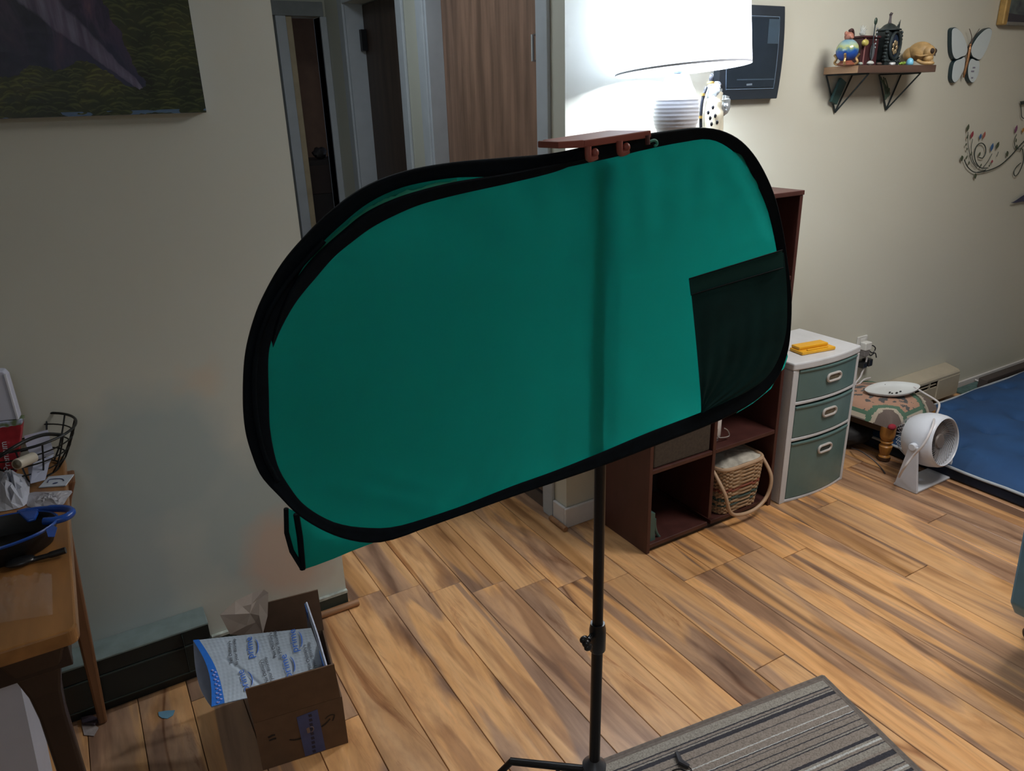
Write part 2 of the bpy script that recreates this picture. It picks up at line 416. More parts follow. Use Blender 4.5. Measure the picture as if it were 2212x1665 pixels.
# ------------------------------------------------------------------ green screen on its stand
def green_screen():
    YS = .955
    m, nt, b = nodes('green_cloth')
    for n in list(nt.nodes):
        if n.type == 'BSDF_PRINCIPLED': nt.nodes.remove(n)
    out = [n for n in nt.nodes if n.type == 'OUTPUT_MATERIAL'][0]
    v = coords(nt, 'Object', (3, 1, 1)); nn = noise(nt, v, 6, 3)
    c = ramp(nt, nn.outputs[0], [(.3, (.001, .032, .024)), (.7, (.002, .042, .032))])
    df = nt.nodes.new('ShaderNodeBsdfDiffuse'); tr = nt.nodes.new('ShaderNodeBsdfTranslucent'); gl = nt.nodes.new('ShaderNodeBsdfSheen') if False else None
    nt.links.new(c.outputs[0], df.inputs[0]); tr.inputs[0].default_value = (.012, .52, .39, 1)
    mx = nt.nodes.new('ShaderNodeMixShader'); mx.inputs[0].default_value = .45
    nt.links.new(df.outputs[0], mx.inputs[1]); nt.links.new(tr.outputs[0], mx.inputs[2])
    gs = nt.nodes.new('ShaderNodeBsdfGlossy'); gs.inputs['Roughness'].default_value = .45; gs.inputs[0].default_value = (.5, .7, .8, 1)
    m2 = nt.nodes.new('ShaderNodeMixShader'); m2.inputs[0].default_value = .012
    nt.links.new(mx.outputs[0], m2.inputs[1]); nt.links.new(gs.outputs[0], m2.inputs[2]); nt.links.new(m2.outputs[0], out.inputs[0])
    bp = nt.nodes.new('ShaderNodeBump'); bp.inputs['Strength'].default_value = .35; bp.inputs['Distance'].default_value = .006
    v2 = coords(nt, 'Object', (5, 1, 1.0)); n2 = noise(nt, v2, 2.2, 1); nt.links.new(n2.outputs[0], bp.inputs['Height'])
    nt.links.new(bp.outputs[0], df.inputs['Normal']); nt.links.new(bp.outputs[0], tr.inputs['Normal'])
    GREEN = m
    BAND = mat('dark_binding_cloth', (.0025, .006, .010), .75, var=.2, scale=60, spec=.12)
    root = thing('green_screen', (.66, YS, .97), 'collapsible green cloth backdrop with black sprung rim, hung on black stand', 'backdrop')
    P = lambda x, y, dy=0: W(x, y, 1, YS+dy)
    outer = [(525,860),(530,765),(552,680),(582,615),(615,562),(655,515),(712,458),(790,402),(880,368),(980,350),(1090,340),(1200,330),(1300,308),(1380,292),(1450,281),(1515,275),(1562,284),(1602,308),(1637,352),(1668,418),(1686,490),(1697,560),(1706,640),(1704,710),(1697,762),(1676,815),(1640,855),(1590,888),(1520,920),(1400,966),(1300,1004),(1200,1038),(1100,1072),(1000,1108),(910,1140),(850,1162),(800,1170),(745,1162),(690,1140),(640,1108),(600,1068),(565,1030),(545,985),(530,930)]
    inner = [(580,855),(582,770),(600,700),(622,650),(655,598),(690,560),(735,517),(800,478),(870,446),(960,412),(1050,393),(1150,376),(1240,358),(1320,341),(1400,322),(1470,308),(1530,301),(1572,318),(1608,352),(1638,405),(1660,460),(1676,530),(1686,600),(1694,665),(1693,715),(1682,765),(1660,805),(1626,835),(1580,862),(1515,890),(1400,934),(1300,976),(1200,1016),(1100,1052),(1000,1092),(910,1122),(850,1138),(800,1140),(745,1134),(700,1118),(655,1088),(625,1050),(600,1005),(584,930)]
    C = Vector((.66, YS, 1.24))
    def polar(pts, n=216):
        pts = smoothpts([P(x, y) for x, y in pts], 4, True); m_ = len(pts); out = []
        for k in range(n):
            a = 2*PI*k/n; dx, dz = math.cos(a)*1.0, math.sin(a)*.55; best = None
            for i in range(m_):
                p, q = pts[i]-C, pts[(i+1) % m_]-C; ex, ez = q.x-p.x, q.z-p.z
                den = dx*ez-dz*ex
                if abs(den) < 1e-12: continue
                t = (p.x*ez-p.z*ex)/den; u = (p.x*dz-p.z*dx)/den
                if t > 0 and -1e-6 <= u <= 1+1e-6 and (best is None or t > best): best = t
            out.append(C+Vector((dx*best, 0, dz*best)))
        return out
    mid = [(581,855),(580,770),(590,722),(612,660),(640,603),(668,558),(700,520),(740,483),(782,448),(830,420),(890,399),(980,384),(1060,382)]+[q for q in inner[11:]]
    O = polar(outer); I = polar(inner); MID = polar(mid); n = len(O)
    # cloth panel: polar grid with wrinkles radiating from the corners
    def wr(p, t):
        d = 0
        a = math.atan2(p.z-C.z, p.x-C.x)
        d += .0045*t**2*math.sin(a*9+1)*math.sin(a*3+.5)
        d += .0034*t**4*math.sin(a*46)*max(0, math.sin(a*2))+.0012*t**5*math.sin(a*90+2*math.sin(a*5))
        # soft vertical drapes from the clamps
        d += .0030*math.sin(p.x*95+4*p.z)*max(0, min(1, (p.z-1.25)/.25))*max(0, 1-abs(p.x-.83)/.3)
        # long diagonal crease, upper left
        q = (p.x-.175)*.66-(p.z-1.315)*.75
        if .16 < p.x < .38 and p.z > 1.29: d += .004*math.exp(-(q/.0035)**2)
        # right corner folds
        q = (p.x-1.02)*.80+(p.z-1.45)*.6
        if p.x > .93 and p.z > 1.3: d -= .013*math.exp(-(q/.013)**2)*min(1, (p.x-.93)/.08)
        q = (p.x-.33)*.5+(p.z-1.0)*.86
        if p.z < 1.05 and p.x < .45: d += .0025*math.exp(-((q)/.010)**2)+.002*math.exp(-((q-.03)/.010)**2)
        return d
    R = 60; vs = [C+Vector((0, 0, 0))]; fs = []
    for j in range(1, R+1):
        t = j/R
        for k in range(n):
            tgt = I[k]+(O[k]-I[k])*.62
            p = C+(tgt-C)*t; p.y += wr(p, t)*(1-.6*t**12)+.0075*t**10; vs.append(p)
    for k in range(n): fs.append((0, 1+k, 1+(k+1) % n))
    for j in range(1, R):
        a = 1+(j-1)*n; b_ = 1+j*n
        for k in range(n): fs.append((a+k, a+(k+1) % n, b_+(k+1) % n, b_+k))
    MB().add(vs, fs).build('cloth', GREEN, root, smooth='all')
    # rim band with a round spring inside its outer edge
    def band(A, B, th, dy=0, shift=0):
        mb = MB(); rings = []
        for a, b_ in zip(A, B):
            c0 = (a+b_)/2; u = (b_-a)/2; hw = u.length; u.normalize() if hw > 1e-6 else None
            pr = []
            for s_, y_ in [(-1, 0), (-.97, .8), (-.8, 1), (-.5, .75), (.2, .35), (.9, .25), (1, 0), (.9, -.25), (.2, -.35), (-.5, -.75), (-.8, -1), (-.97, -.8)]:
                pr.append(c0+u*(s_*hw)+Vector((0, y_*th+dy, 0)))
            rings.append(pr)
        m_ = len(rings[0]); vs = [p for r in rings for p in r]; N = len(rings); fs = []
        cl = shift == 0
        for i in range(N if cl else N-1):
            j = (i+1) % N
            for k in range(m_): fs.append((i*m_+k, i*m_+(k+1) % m_, j*m_+(k+1) % m_, j*m_+k))
        return mb.add(vs, fs)
    # outer rim: narrow at the top left, where a second loop of the spring shows under it
    band(O, MID, .006).build('rim', BAND, root, smooth='all')
    sec_o = smoothpts([P(x, y, -.010) for x, y in [(588,735),(600,690),(625,630),(662,575),(702,533),(742,498),(784,464),(832,438),(892,416),(982,393),(1090,376),(1200,354),(1260,343)]], 5)
    sec_i = smoothpts([P(x, y, -.010) for x, y in [(590,750),(608,708),(640,652),(684,598),(722,555),(764,520),(806,490),(860,462),(915,440),(1000,418),(1100,396),(1200,371),(1262,345)]], 5)
    band(sec_o, sec_i, .005, 0, 1).build('second_rim_loop', BAND, root, smooth='all')
    # left side second loop, seen as a slightly raised inner line
    sl = smoothpts([P(x, y, -.006) for x, y in [(600,1040),(572,985),(556,920),(549,850),(552,775),(570,700),(600,640),(640,585),(700,520)]], 5)
    MB().tube(sl, .0035, 8).build('spring_casing', BAND, root, smooth='all')
    # strip of cloth between the two loops, lamplight painted in as lighter green
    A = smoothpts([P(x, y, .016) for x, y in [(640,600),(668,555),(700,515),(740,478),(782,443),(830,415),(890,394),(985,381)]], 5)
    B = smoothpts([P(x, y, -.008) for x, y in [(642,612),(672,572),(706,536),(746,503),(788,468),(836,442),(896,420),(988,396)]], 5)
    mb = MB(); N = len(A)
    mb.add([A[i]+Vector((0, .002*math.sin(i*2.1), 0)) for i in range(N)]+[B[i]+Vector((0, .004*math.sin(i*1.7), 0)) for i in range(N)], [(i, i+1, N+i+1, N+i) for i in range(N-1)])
    mb.build('cloth_gusset', mat('lit_green_cloth', (.03, .34, .22), .6), root, smooth='all')
    # pocket of doubled dark cloth at the lower right, with a stitched hem
    DG = mat('dark_green_lining', (.005, .034, .034), .8, var=.25, scale=14, spec=.15)
    mpx = smoothpts([P(x, y, -.006) for x, y in [(1692,545),(1697,600),(1699,660),(1696,720),(1680,775),(1655,815),(1615,845),(1560,872),(1518,890)]], 5)
    N = len(mpx); tl = P(1490, 605, -.006); bl_ = P(1516, 892, -.006)
    def pf(u, v):
        e = mpx[min(N-1, int(v*(N-1)+.5))]; s_ = tl+(bl_-tl)*v
        p = s_+(e-s_)*u
        p = p+Vector((0, .0016*math.sin(u*38)*v*v-.0018*math.sin(u*7+v*3)-.003*math.sin(PI*u)*math.sin(PI*v), 0)); return p
    MB().grid(pf, 40, N-1).build('pocket', DG, root, smooth='all')
    hem = MB(); a0, a1 = P(1489, 602, -.010), P(1690, 540, -.010); b0, b1 = P(1493, 636, -.010), P(1692, 577, -.010)
    hem.prism([a0, a1, b1, b0], (0, .002, 0)); hem.build('hem', mat('hem_cloth', (.008, .048, .044), .8, spec=.15), root, bevel=.0008)
    for q0, q1 in (((1493, 637), (1692, 578)), ((1489, 602), (1690, 540))):
        MB().tube([P(*q0, -.012), P(*q1, -.012)], .0012, 6).build('seam', BAND, root, smooth=True)
    # loose cloth corners below the rim
    fl = [(617,1095),(618,1150),(628,1188),(640,1208),(652,1231),(680,1222),(720,1207),(760,1190),(815,1169),(740,1160),(690,1138),(645,1108)]
    mb = MB(); pts = [P(x, y, .012) for x, y in fl]
    c = Vector((sum(p.x for p in pts)/len(pts), YS+.022, sum(p.z for p in pts)/len(pts)))
    mb.add([c]+pts, [(0, i+1, (i+1) % len(pts)+1) for i in range(len(pts))]); mb.build('loose_corner', GREEN, root, smooth='all')
    MB().tube([P(x, y, .008) for x, y in [(618,1098),(619,1150),(630,1190),(654,1229)]], .0035, 6).build('corner_binding', BAND, root, smooth=True)
    MB().tube([P(x, y, .008) for x, y in [(640,1110),(648,1160),(654,1229)]], .0045, 6).build('corner_binding', BAND, root, smooth=True)
    fr = [(1690,700),(1702,770),(1694,795),(1684,805),(1665,840),(1625,872),(1590,893),(1640,850),(1670,810)]
    mb = MB(); pts = [P(x, y, .008) for x, y in fr]; mb.add(pts, [(0, 1, 2, 8), (8, 2, 3), (8, 3, 4, 7), (7, 4, 5), (7, 5, 6)])
    mb.build('loose_corner', GREEN, root, smooth='all')
green_screen()

def stand():
    x, y = .757, .988
    root = thing('light_stand', (x, y, 0), 'black tubular tripod stand holding up the green backdrop', 'stand')
    MB().cyl((x-.004, y, .16), (x, y, .535), .0118, n=20).build('lower_pole', BLACK, root, smooth=True)
    MB().cyl((x, y, .535), (x+.001, y, 1.462), .0108, n=20)  .build('upper_pole', BLACK, root, smooth=True)
    MB().lathe([(.0135, -.035), (.017, -.03), (.017, .02), (.0145, .034), (.011, .034)], (x, y, .53), 20).build('collar', BLACKP, root, smooth=True)
    k = Vector(W(1254, 1378, 1, y-.02)); mb = MB()
    mb.tube([(x-.012, y, .542), (x-.030, y-.010, .542)], .0055, 10)
    ax = Vector((-.9, -.4, .05)).normalized(); c = Vector((x-.038, y-.013, .54))
    up = Vector((0, 0, 1)); sd = ax.cross(up).normalized()
    for s_ in (-1, 1):
        mb.ell(c+(up*.7+sd*.5)*(.010*s_), (.010, .0065, .008), 12, 8)
    mb.ell(c, (.009, .009, .009), 12, 8)
    mb.build('knob', BLACKP, root, smooth=True)
    MB().lathe([(.012, 0), (.024, .004), (.026, .014), (.026, .034), (.018, .042), (.012, .05)], (x-.004, y, .155), 24).build('hub', mat('grey_hub_plastic', (.05, .055, .065), .35), root, smooth=True)
    MB().lathe([(.012, 0), (.019, .003), (.019, .02), (.012, .024)], (x-.004, y, .05), 20).build('lower_hub', BLACKP, root, smooth=True)
    MB().cyl((x-.004, y, .03), (x-.004, y, .16), .009, n=16).build('inner_post', BLACK, root, smooth=True)
    legend = W(1102, 1644, 2, .168)
    d0 = Vector((legend.x-x, legend.y-y, 0)).normalized(); L = Vector((legend.x-x, legend.y-y, 0)).length
    for q, a in enumerate((math.atan2(d0.y, d0.x), math.radians(222), math.radians(-68))):
        d = Vector((math.cos(a), math.sin(a), 0))
        hub = Vector((x-.004, y, .172)); e = Vector((x, y, 0))+d*L; e.z = .168; ft = e+d*.11; ft.z = .012 if q == 0 else .023
        sd = Vector((-d.y, d.x, 0))
        lg = MB().tube([hub+d*.02, e], .0085, 10).tube([e+d*-.003, ft], .0075, 10).build('leg', BLACK, root, smooth=True)
        MB().tube([ft+Vector((0, 0, .012)), ft+Vector((0, 0, -.0105))], [.009, .012], 12).build('rubber_foot', BLACKP, lg, smooth=True)
        for s_ in (-1, 1):
            MB().tube([Vector((x-.004, y, .068))+d*.016+sd*.006*s_, hub*.5+e*.5+sd*.010*s_+Vector((0, 0, -.008))], .0032, 8).build('brace', BLACK, root, smooth=True)
    # small lever beside the hub
    MB().ell((x-.045, y+.0, .165), (.016, .007, .010), 12, 8).build('lever', mat('pale_grey_plastic', (.4, .43, .47), .35), root, smooth=True)
stand()

def clamp_bar():
    BR = mat('red_brown_plastic', (.32, .085, .065), .45, var=.1)
    root = thing('hook_bar', (.76, .97, 1.47), 'red brown plastic bar with hooks clipped over the top of the backdrop', 'hook bar')
    Pf = lambda x, y, Y=.935: W(x, y, 1, Y)
    # long bar: front face from the left tip to the right end; top face runs back
    a = Pf(1262, 303); b = Pf(1407, 281); a2 = Pf(1262, 319); b2 = Pf(1407, 297)
    MB().prism([a, b, b2, a2], (-.025, .075, .0)).build('bar', BR, root, bevel=.0015)
    a = Pf(1206, 306, .945); b = Pf(1262, 302, .935); b2 = Pf(1262, 319, .935); a2 = Pf(1206, 321, .945)
    MB().prism([a, b, b2, a2], (-.004, .05, 0)).build('bar_end', BR, root, bevel=.0015)
    for (x, y) in ((1270, 322), (1338, 310)):
        g = MB(); t0 = Pf(x, y-6); t1 = Pf(x+2, y+20); lp = Pf(x+18, y+16); tip = Pf(x+20, y+4)
        g.tube(smoothpts([t0, Pf(x, y+8), t1, Pf(x+9, y+20), lp], 4), [.0052]*17, 10)
        g.ell(Pf(x+15, y+8), (.0062, .006, .0068), 14, 10)
        g.build('hook', BR, root, smooth=True)
    g = MB(); g.tube([Pf(1398, 292), Pf(1399, 312)], .004, 8); g.build('hook', mat('dark_red_plastic', (.10, .03, .03), .5), root, smooth=True)
    g = MB(); g.tube(smoothpts([Pf(1403, 306), Pf(1412, 303), Pf(1418, 305), Pf(1419, 312), Pf(1414, 315)], 4), .0022, 8)
    tag(g.build('small_hook', mat('mint_plastic', (.05, .30, .24), .4), smooth=True), 'little mint green plastic hook beside the red brown bar', 'hook')
    root['label'] = 'red brown plastic bar with hooks clipped over the top of the backdrop'
clamp_bar()

# ------------------------------------------------------------------ bookcase
BX0, BX1, BY0, BY1, BT = 1.566, 2.214, 1.762, 2.062, 1.238
SH = [.035, .335, .635, .94]
def bookcase():
    root = thing('cube_bookcase', ((BX0+BX1)/2, (BY0+BY1)/2, 0), 'dark mahogany cube bookcase with two columns of open cubbies against wall', 'bookcase')
    for x in (BX0, BX1-.016): box3('side_panel', (x, BY0, 0), (x+.016, BY1, BT-.0165), MAHOG, root)
    box3('top', (BX0-.002, BY0-.003, BT-.016), (BX1+.002, BY1, BT), MAHOG, root)
    box3('divider', (1.868, BY0+.001, .0505), (1.884, BY1-.006, BT-.0165), MAHOG, root)
    for z in SH:
        for a, b in ((BX0+.0165, 1.8675), (1.8845, BX1-.0165)):
            box3('shelf', (a, BY0+.002, z-.016), (b, BY1-.006, z), MAHOG, root)
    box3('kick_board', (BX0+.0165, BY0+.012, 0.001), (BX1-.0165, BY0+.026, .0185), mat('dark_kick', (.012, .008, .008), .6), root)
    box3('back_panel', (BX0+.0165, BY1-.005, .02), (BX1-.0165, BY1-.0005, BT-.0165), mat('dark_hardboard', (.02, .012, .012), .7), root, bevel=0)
bookcase()
# fabric storage bin in the second cubby from the floor, left column
bn = thing('storage_bin', (1.725, 1.9, .335), 'brown fabric storage bin pushed into the left column of the bookcase', 'bin')
BF = mat('brown_bin_fabric', (.052, .040, .030), .85, var=.2, scale=90, bmp=.2)
box3('body', (1.592, 1.772, .3355), (1.860, 2.04, .600), BF, bn, bevel=.006)
box3('handle', (1.69, 1.764, .50), (1.76, 1.7715, .53), mat('bin_handle', (.02, .015, .012), .7), bn, bevel=.002)
# teal bracket in the bottom left cubby
TEAL = mat('teal_plastic', (.055, .115, .105), .4)
tb = thing('book_support', (1.62, 1.80, .035), 'teal plastic curved prop standing in the empty bottom left cubby', 'support')
P = lambda x, y, Y=1.78: W(x, y, 1, Y)
MB().prism([P(1405,1107), P(1416,1108), P(1415,1150), P(1417,1180), P(1422,1184), P(1407,1184), P(1404,1172)], (0, .03, 0)).build('upright', TEAL, tb, bevel=.002)
MB().tube(smoothpts([P(1414,1120,1.79), P(1415,1140,1.79), P(1423,1158,1.79), P(1443,1172,1.79)], 5), [.006]*11+[.006]*4+[.008], 8).build('curved_foot', TEAL, tb, smooth=True)
# small stack of white discs in the middle right cubby
wc = thing('white_tin', (1.905, 1.84, .335), 'round white tin on the middle right shelf of the bookcase', 'tin')
MB().lathe([(.004, 0), (.040, 0), (.043, .004), (.043, .075), (.040, .08), (.004, .08)], (1.932, 1.85, .3355+.012), 28).build('body', mat('white_enamel', (.62, .58, .57), .35, var=.04), wc, smooth=True)
MB().lathe([(.0, .08), (.045, .08), (.046, .084), (.046, .094), (.043, .098), (0, .099)], (1.932, 1.85, .348), 28).build('lid', mat('white_lid', (.66, .63, .62), .35), wc, smooth=True)
MB().lathe([(.0, 0), (.036, 0), (.036, .012), (0, .012)], (1.932, 1.85, .3355), 24).build('foot_ring', mat('grey_ring', (.2, .19, .19), .5), wc, smooth=True)
cb = MB().tube(smoothpts([P(1550,926,1.80), P(1550,943,1.80), P(1562,945,1.80), P(1575,941,1.80), P(1572,930,1.80), P(1565,925,1.80)], 5), .0022, 8)
zmin = min(v.z for v in cb.v)
for v in cb.v: v.z = v.z if v.z > .337 else .337+(.337-v.z)*.02
tag(cb.build('wire_loop', mat('grey_wire', (.32, .29, .28), .4), smooth=True), 'thin pale wire loop lying under the white tin', 'wire')

# picnic basket
def basket():
    W1 = mat('wicker_tan', (.36, .235, .135), .7, var=.25, scale=60); W2 = mat('wicker_green', (.05, .085, .075), .7); W3 = mat('wicker_red', (.24, .07, .04), .7)
    CANE = mat('bent_cane', (.46, .31, .20), .5, var=.1)
    c = Vector((2.038, 1.845, .0)); hx, hy = .118, .092; z0, z1 = .036, .232
    root = thing('wicker_basket', (c.x, c.y, z0), 'tan wicker basket with hinged cane handle and cloth lining in bottom right cubby', 'basket')
    def sec(a, z):
        t = (z-z0)/(z1-z0); k = .84+.16*t+.02*math.sin(PI*t)
        ca, sa = math.cos(a), math.sin(a); e = .42
        return Vector((c.x+hx*k*math.copysign(abs(ca)**e, ca), c.y+hy*k*math.copysign(abs(sa)**e, sa), z))
    rows = 24; n = 64
    for q, (mt, rws) in enumerate(((W1, [r for r in range(rows) if r not in (7, 8, 12, 13, 4)]), (W2, [7, 8, 4]), (W3, [12, 13]))):
        mb = MB()
        for r in rws:
            z = z0+.006+(z1-z0-.012)*r/(rows-1); pts = []
            for k in range(n):
                p = sec(2*PI*k/n, z); d = (p-Vector((c.x, c.y, z))).normalized()
                pts.append(p+d*(.0028*(1 if (k//2+r) % 2 else -1)))
            mb.tube(pts, .0046, 6, closed=True)
        o = mb.build('weave', mt, root, smooth=True)
    mb = MB()
    for k in range(24):
        a = 2*PI*(k+.5)/24; mb.tube([sec(a, z0), sec(a, (z0+z1)/2), sec(a, z1)], .0032, 6)
    mb.build('stakes', W1, root, smooth=True)['kind'] = 'stuff'
    MB().tube([sec(2*PI*k/n, z1+.003) for k in range(n)], .0078, 8, closed=True).build('rim', CANE, root, smooth=True)
    mb = MB(); mb.add([sec(2*PI*k/n, z0+.002) for k in range(n)], [tuple(range(n))]); mb.build('bottom', W1, root)
    LN = mat('lining_cloth', (.42, .40, .35), .9, var=.35, scale=30)
    def lf(u, v):
        a = 2*PI*u; p = sec(a, z1); q = Vector((c.x, c.y, z1)); r = 1-v
        x = q+(p-q)*r*.95; x.z = z1+.006+.022*math.sin(min(1, v*1.6)*PI/2)+.004*math.sin(a*7+v*9)*r; return x
    MB().grid(lf, 48, 10).build('lining', LN, root, smooth='all')
    HX = hx*1.03
    pts = smoothpts([Vector((c.x-HX-.006, c.y-hy*.55, z1-.005)), Vector((c.x-HX-.004, c.y-hy-.020, .16)), Vector((c.x-HX*.80, c.y-hy-.030, .075)), Vector((c.x-HX*.35, c.y-hy-.033, .047)), Vector((c.x+HX*.35, c.y-hy-.033, .047)), Vector((c.x+HX*.85, c.y-hy-.030, .085)), Vector((c.x+HX+.004, c.y-hy-.020, .16)), Vector((c.x+HX+.006, c.y-hy*.55, z1-.005))], 8)
    MB().tube(pts, .0072, 10).build('handle', CANE, root, smooth=True)
    for s_ in (-1, 1): MB().ell((c.x+s_*(HX+.006), c.y-hy*.5, z1-.006), (.007, .009, .009), 10, 8).build('hinge', CANE, root, smooth=True)
basket()

# ------------------------------------------------------------------ lamp
def lamp():
    root = thing('table_lamp', (LAMP.x, LAMP.y, BT), 'lit table lamp with white drum shade and ribbed white ceramic base', 'lamp')
    m, nt, b = nodes('lamp_shade_linen')
    out = [q for q in nt.nodes if q.type == 'OUTPUT_MATERIAL'][0]
    df = nt.nodes.new('ShaderNodeBsdfDiffuse'); df.inputs[0].default_value = (.80, .82, .87, 1)
    tr = nt.nodes.new('ShaderNodeBsdfTranslucent'); tr.inputs[0].default_value = (.74, .80, .92, 1)
    mx = nt.nodes.new('ShaderNodeMixShader'); mx.inputs[0].default_value = .42
    nt.links.new(df.outputs[0], mx.inputs[1]); nt.links.new(tr.outputs[0], mx.inputs[2]); nt.links.new(mx.outputs[0], out.inputs[0]); nt.nodes.remove(b)
    tl = math.radians(4.2); M = Matrix.Rotation(math.radians(-1.4), 4, 'Y') @ Matrix.Rotation(-tl, 4, 'X')
    zb = 1.627; c = (LAMP.x+.015, LAMP.y-.004, zb); R = .206
    mbs = MB()
    vs = []
    for r, z in ((R-.002, 0), (R-.010, .275)):
        for k in range(96): vs.append(M @ Vector((r*math.cos(2*PI*k/96), r*math.sin(2*PI*k/96), z))+Vector(c))
    SH_ = mbs.add(vs, [(k, (k+1) % 96, 96+(k+1) % 96, 96+k) for k in range(96)]).build('lamp_shade', m, root, smooth='all')
    tr = mat('shade_trim', (.6, .65, .75), .7)
    MB().lathe([(R-.001, .0005), (R-.0012, .006), (R-.0026, .006), (R-.0026, .0005), (R-.001, .0005)], c, 64, M).build('hem_band', tr, SH_, smooth=True)
    # spider ring
    sp = MB()
    for q in range(3):
        a = q*2*PI/3+.4; sp.tube([M @ Vector((0, 0, .03))+Vector(c), M @ Vector((math.cos(a)*(R-.006), math.sin(a)*(R-.006), .012))+Vector(c)], .0018, 6)
    sp.build('spider', STEEL, SH_, smooth=True)
    m2, nt, b = nodes('lamp_ceramic')
    b.inputs['Roughness'].default_value = .35
    b.inputs['Base Color'].default_value = (.66, .68, .74, 1)
    key = [(0, .050), (.03, .050), (.10, .050), (.16, .0505), (.19, .0525), (.21, .057), (.232, .067), (.252, .0715), (.279, .0720), (.305, .067), (.326, .057), (.347, .046), (.362, .0395), (.372, .036)]
    def rad(z):
        for (za, ra), (zb_, rb) in zip(key[:-1], key[1:]):
            if z <= zb_:
                t = (z-za)/(zb_-za); t = t*t*(3-2*t)*.4+t*.6; return ra+(rb-ra)*t
        return key[-1][1]
    pr = [(.001, 0), (.048, 0)]
    N = 120
    for i in range(N+1):
        z = .002+i/N*.370; r = rad(z)
        if .19 < z < .318: r -= .0018*(.5+.5*math.cos(z*2*PI/.0115))
        pr.append((r, z))
    pr += [(.033, .376), (.010, .378), (.001, .378)]
    MB().lathe(pr, (LAMP.x, LAMP.y, BT+.0005), 48).build('base', m2, root, smooth=True)
    BR = mat('lamp_neck_metal', (.12, .16, .20), .3, .8)
    MB().lathe([(.009, 0), (.013, .004), (.013, .02), (.008, .026), (.008, .06)], (LAMP.x, LAMP.y, BT+.378), 20).build('neck', BR, root, smooth=True)
    m3, nt, b = nodes('bulb_glow'); b.inputs['Emission Color'].default_value = (.85, .93, 1, 1); b.inputs['Emission Strength'].default_value = 9
    MB().ell((LAMP.x, LAMP.y, 1.73), (.026, .026, .034), 16, 10).build('bulb', m3, root, smooth=True).visible_shadow = True
lamp()
for o in bpy.data.objects:
    if o.name == 'lamp_bulb_light': o.location.z = 1.73; o.data.shadow_soft_size = .04

def figurine():
    root = thing('figurine', (1.80, 1.84, BT), 'glazed cream spotted figurine with black and gold arms behind the lamp', 'figurine')
    Pf = lambda x, y, Y=1.86: W(x, y, 1, Y)
    CR = mat('cream_glaze', (.62, .58, .46), .15, var=.2, scale=30)
    GD = mat('gold_glaze', (.5, .33, .10), .25, .7); BK = mat('black_glaze', (.012, .014, .02), .1); SIL = mat('silver_glaze', (.5, .55, .58), .15, .5, var=.3, scale=40)
    # body, standing on the bookcase
    a = Pf(1537, 275); prof = []
    bx = Pf(1537, 262).x; base = BT
    pts = [Vector((bx+.012, 1.86, BT+.001)), Vector((bx+.010, 1.86, BT+.06)), Vector((bx+.004, 1.86, 1.44)), Pf(1538, 235), Pf(1541, 215), Pf(1545, 196)]
    MB().tube(smoothpts(pts, 5), [.045]*5+[.042]*5+[.036]*5+[.030]*5+[.026]*5+[.020], 16).build('body', CR, root, smooth=True)
    sp = MB()
    for (x, y) in ((1534, 255), (1537, 268), (1530, 243), (1545, 250), (1540, 232), (1549, 264)):
        q = Pf(x, y, 1.826); sp.ell(q, (.005, .004, .007), 8, 6)
    sp.build('spots', BK, root, smooth=True)
    MB().ell(Pf(1541, 200), (.026, .026, .030), 16, 12, fn=lambda d: 1+.10*math.sin(9*d.x+7*d.z)).build('ruff', SIL, root, smooth=True)
    MB().ell(Pf(1548, 188), (.019, .02, .018), 16, 12).build('head', BK, root, smooth=True)
    MB().ell(Pf(1537, 170), (.008, .008, .016), 12, 8).build('topknot', BK, root, smooth=True)
    MB().lathe([(.011, 0), (.012, .003), (.011, .007), (.008, .007), (.008, 0), (.011, 0)], Pf(1535, 181), 16).build('collar', GD, root, smooth=True)
    arm = smoothpts([Pf(1526, 188), Pf(1520, 205), Pf(1516, 225), Pf(1514, 250), Pf(1514, 275)], 5)
    MB().tube(arm, .0055, 10).build('arm', BK, root, smooth=True)
    for (x, y) in ((1518, 204), (1513, 253)):
        q = Pf(x, y); MB().tube([q+Vector((0, 0, -.004)), q+Vector((0, 0, .004))], .0072, 12).build('bangle', GD, root, smooth=True)
    MB().tube(smoothpts([Pf(1552, 228), Pf(1560, 238), Pf(1566, 225), Pf(1567, 212), Pf(1568, 207)], 4), [.016]*4+[.020]*4+[.017]*4+[.012]*4+[.009], 12).build('tail', SIL, root, smooth=True)
figurine()

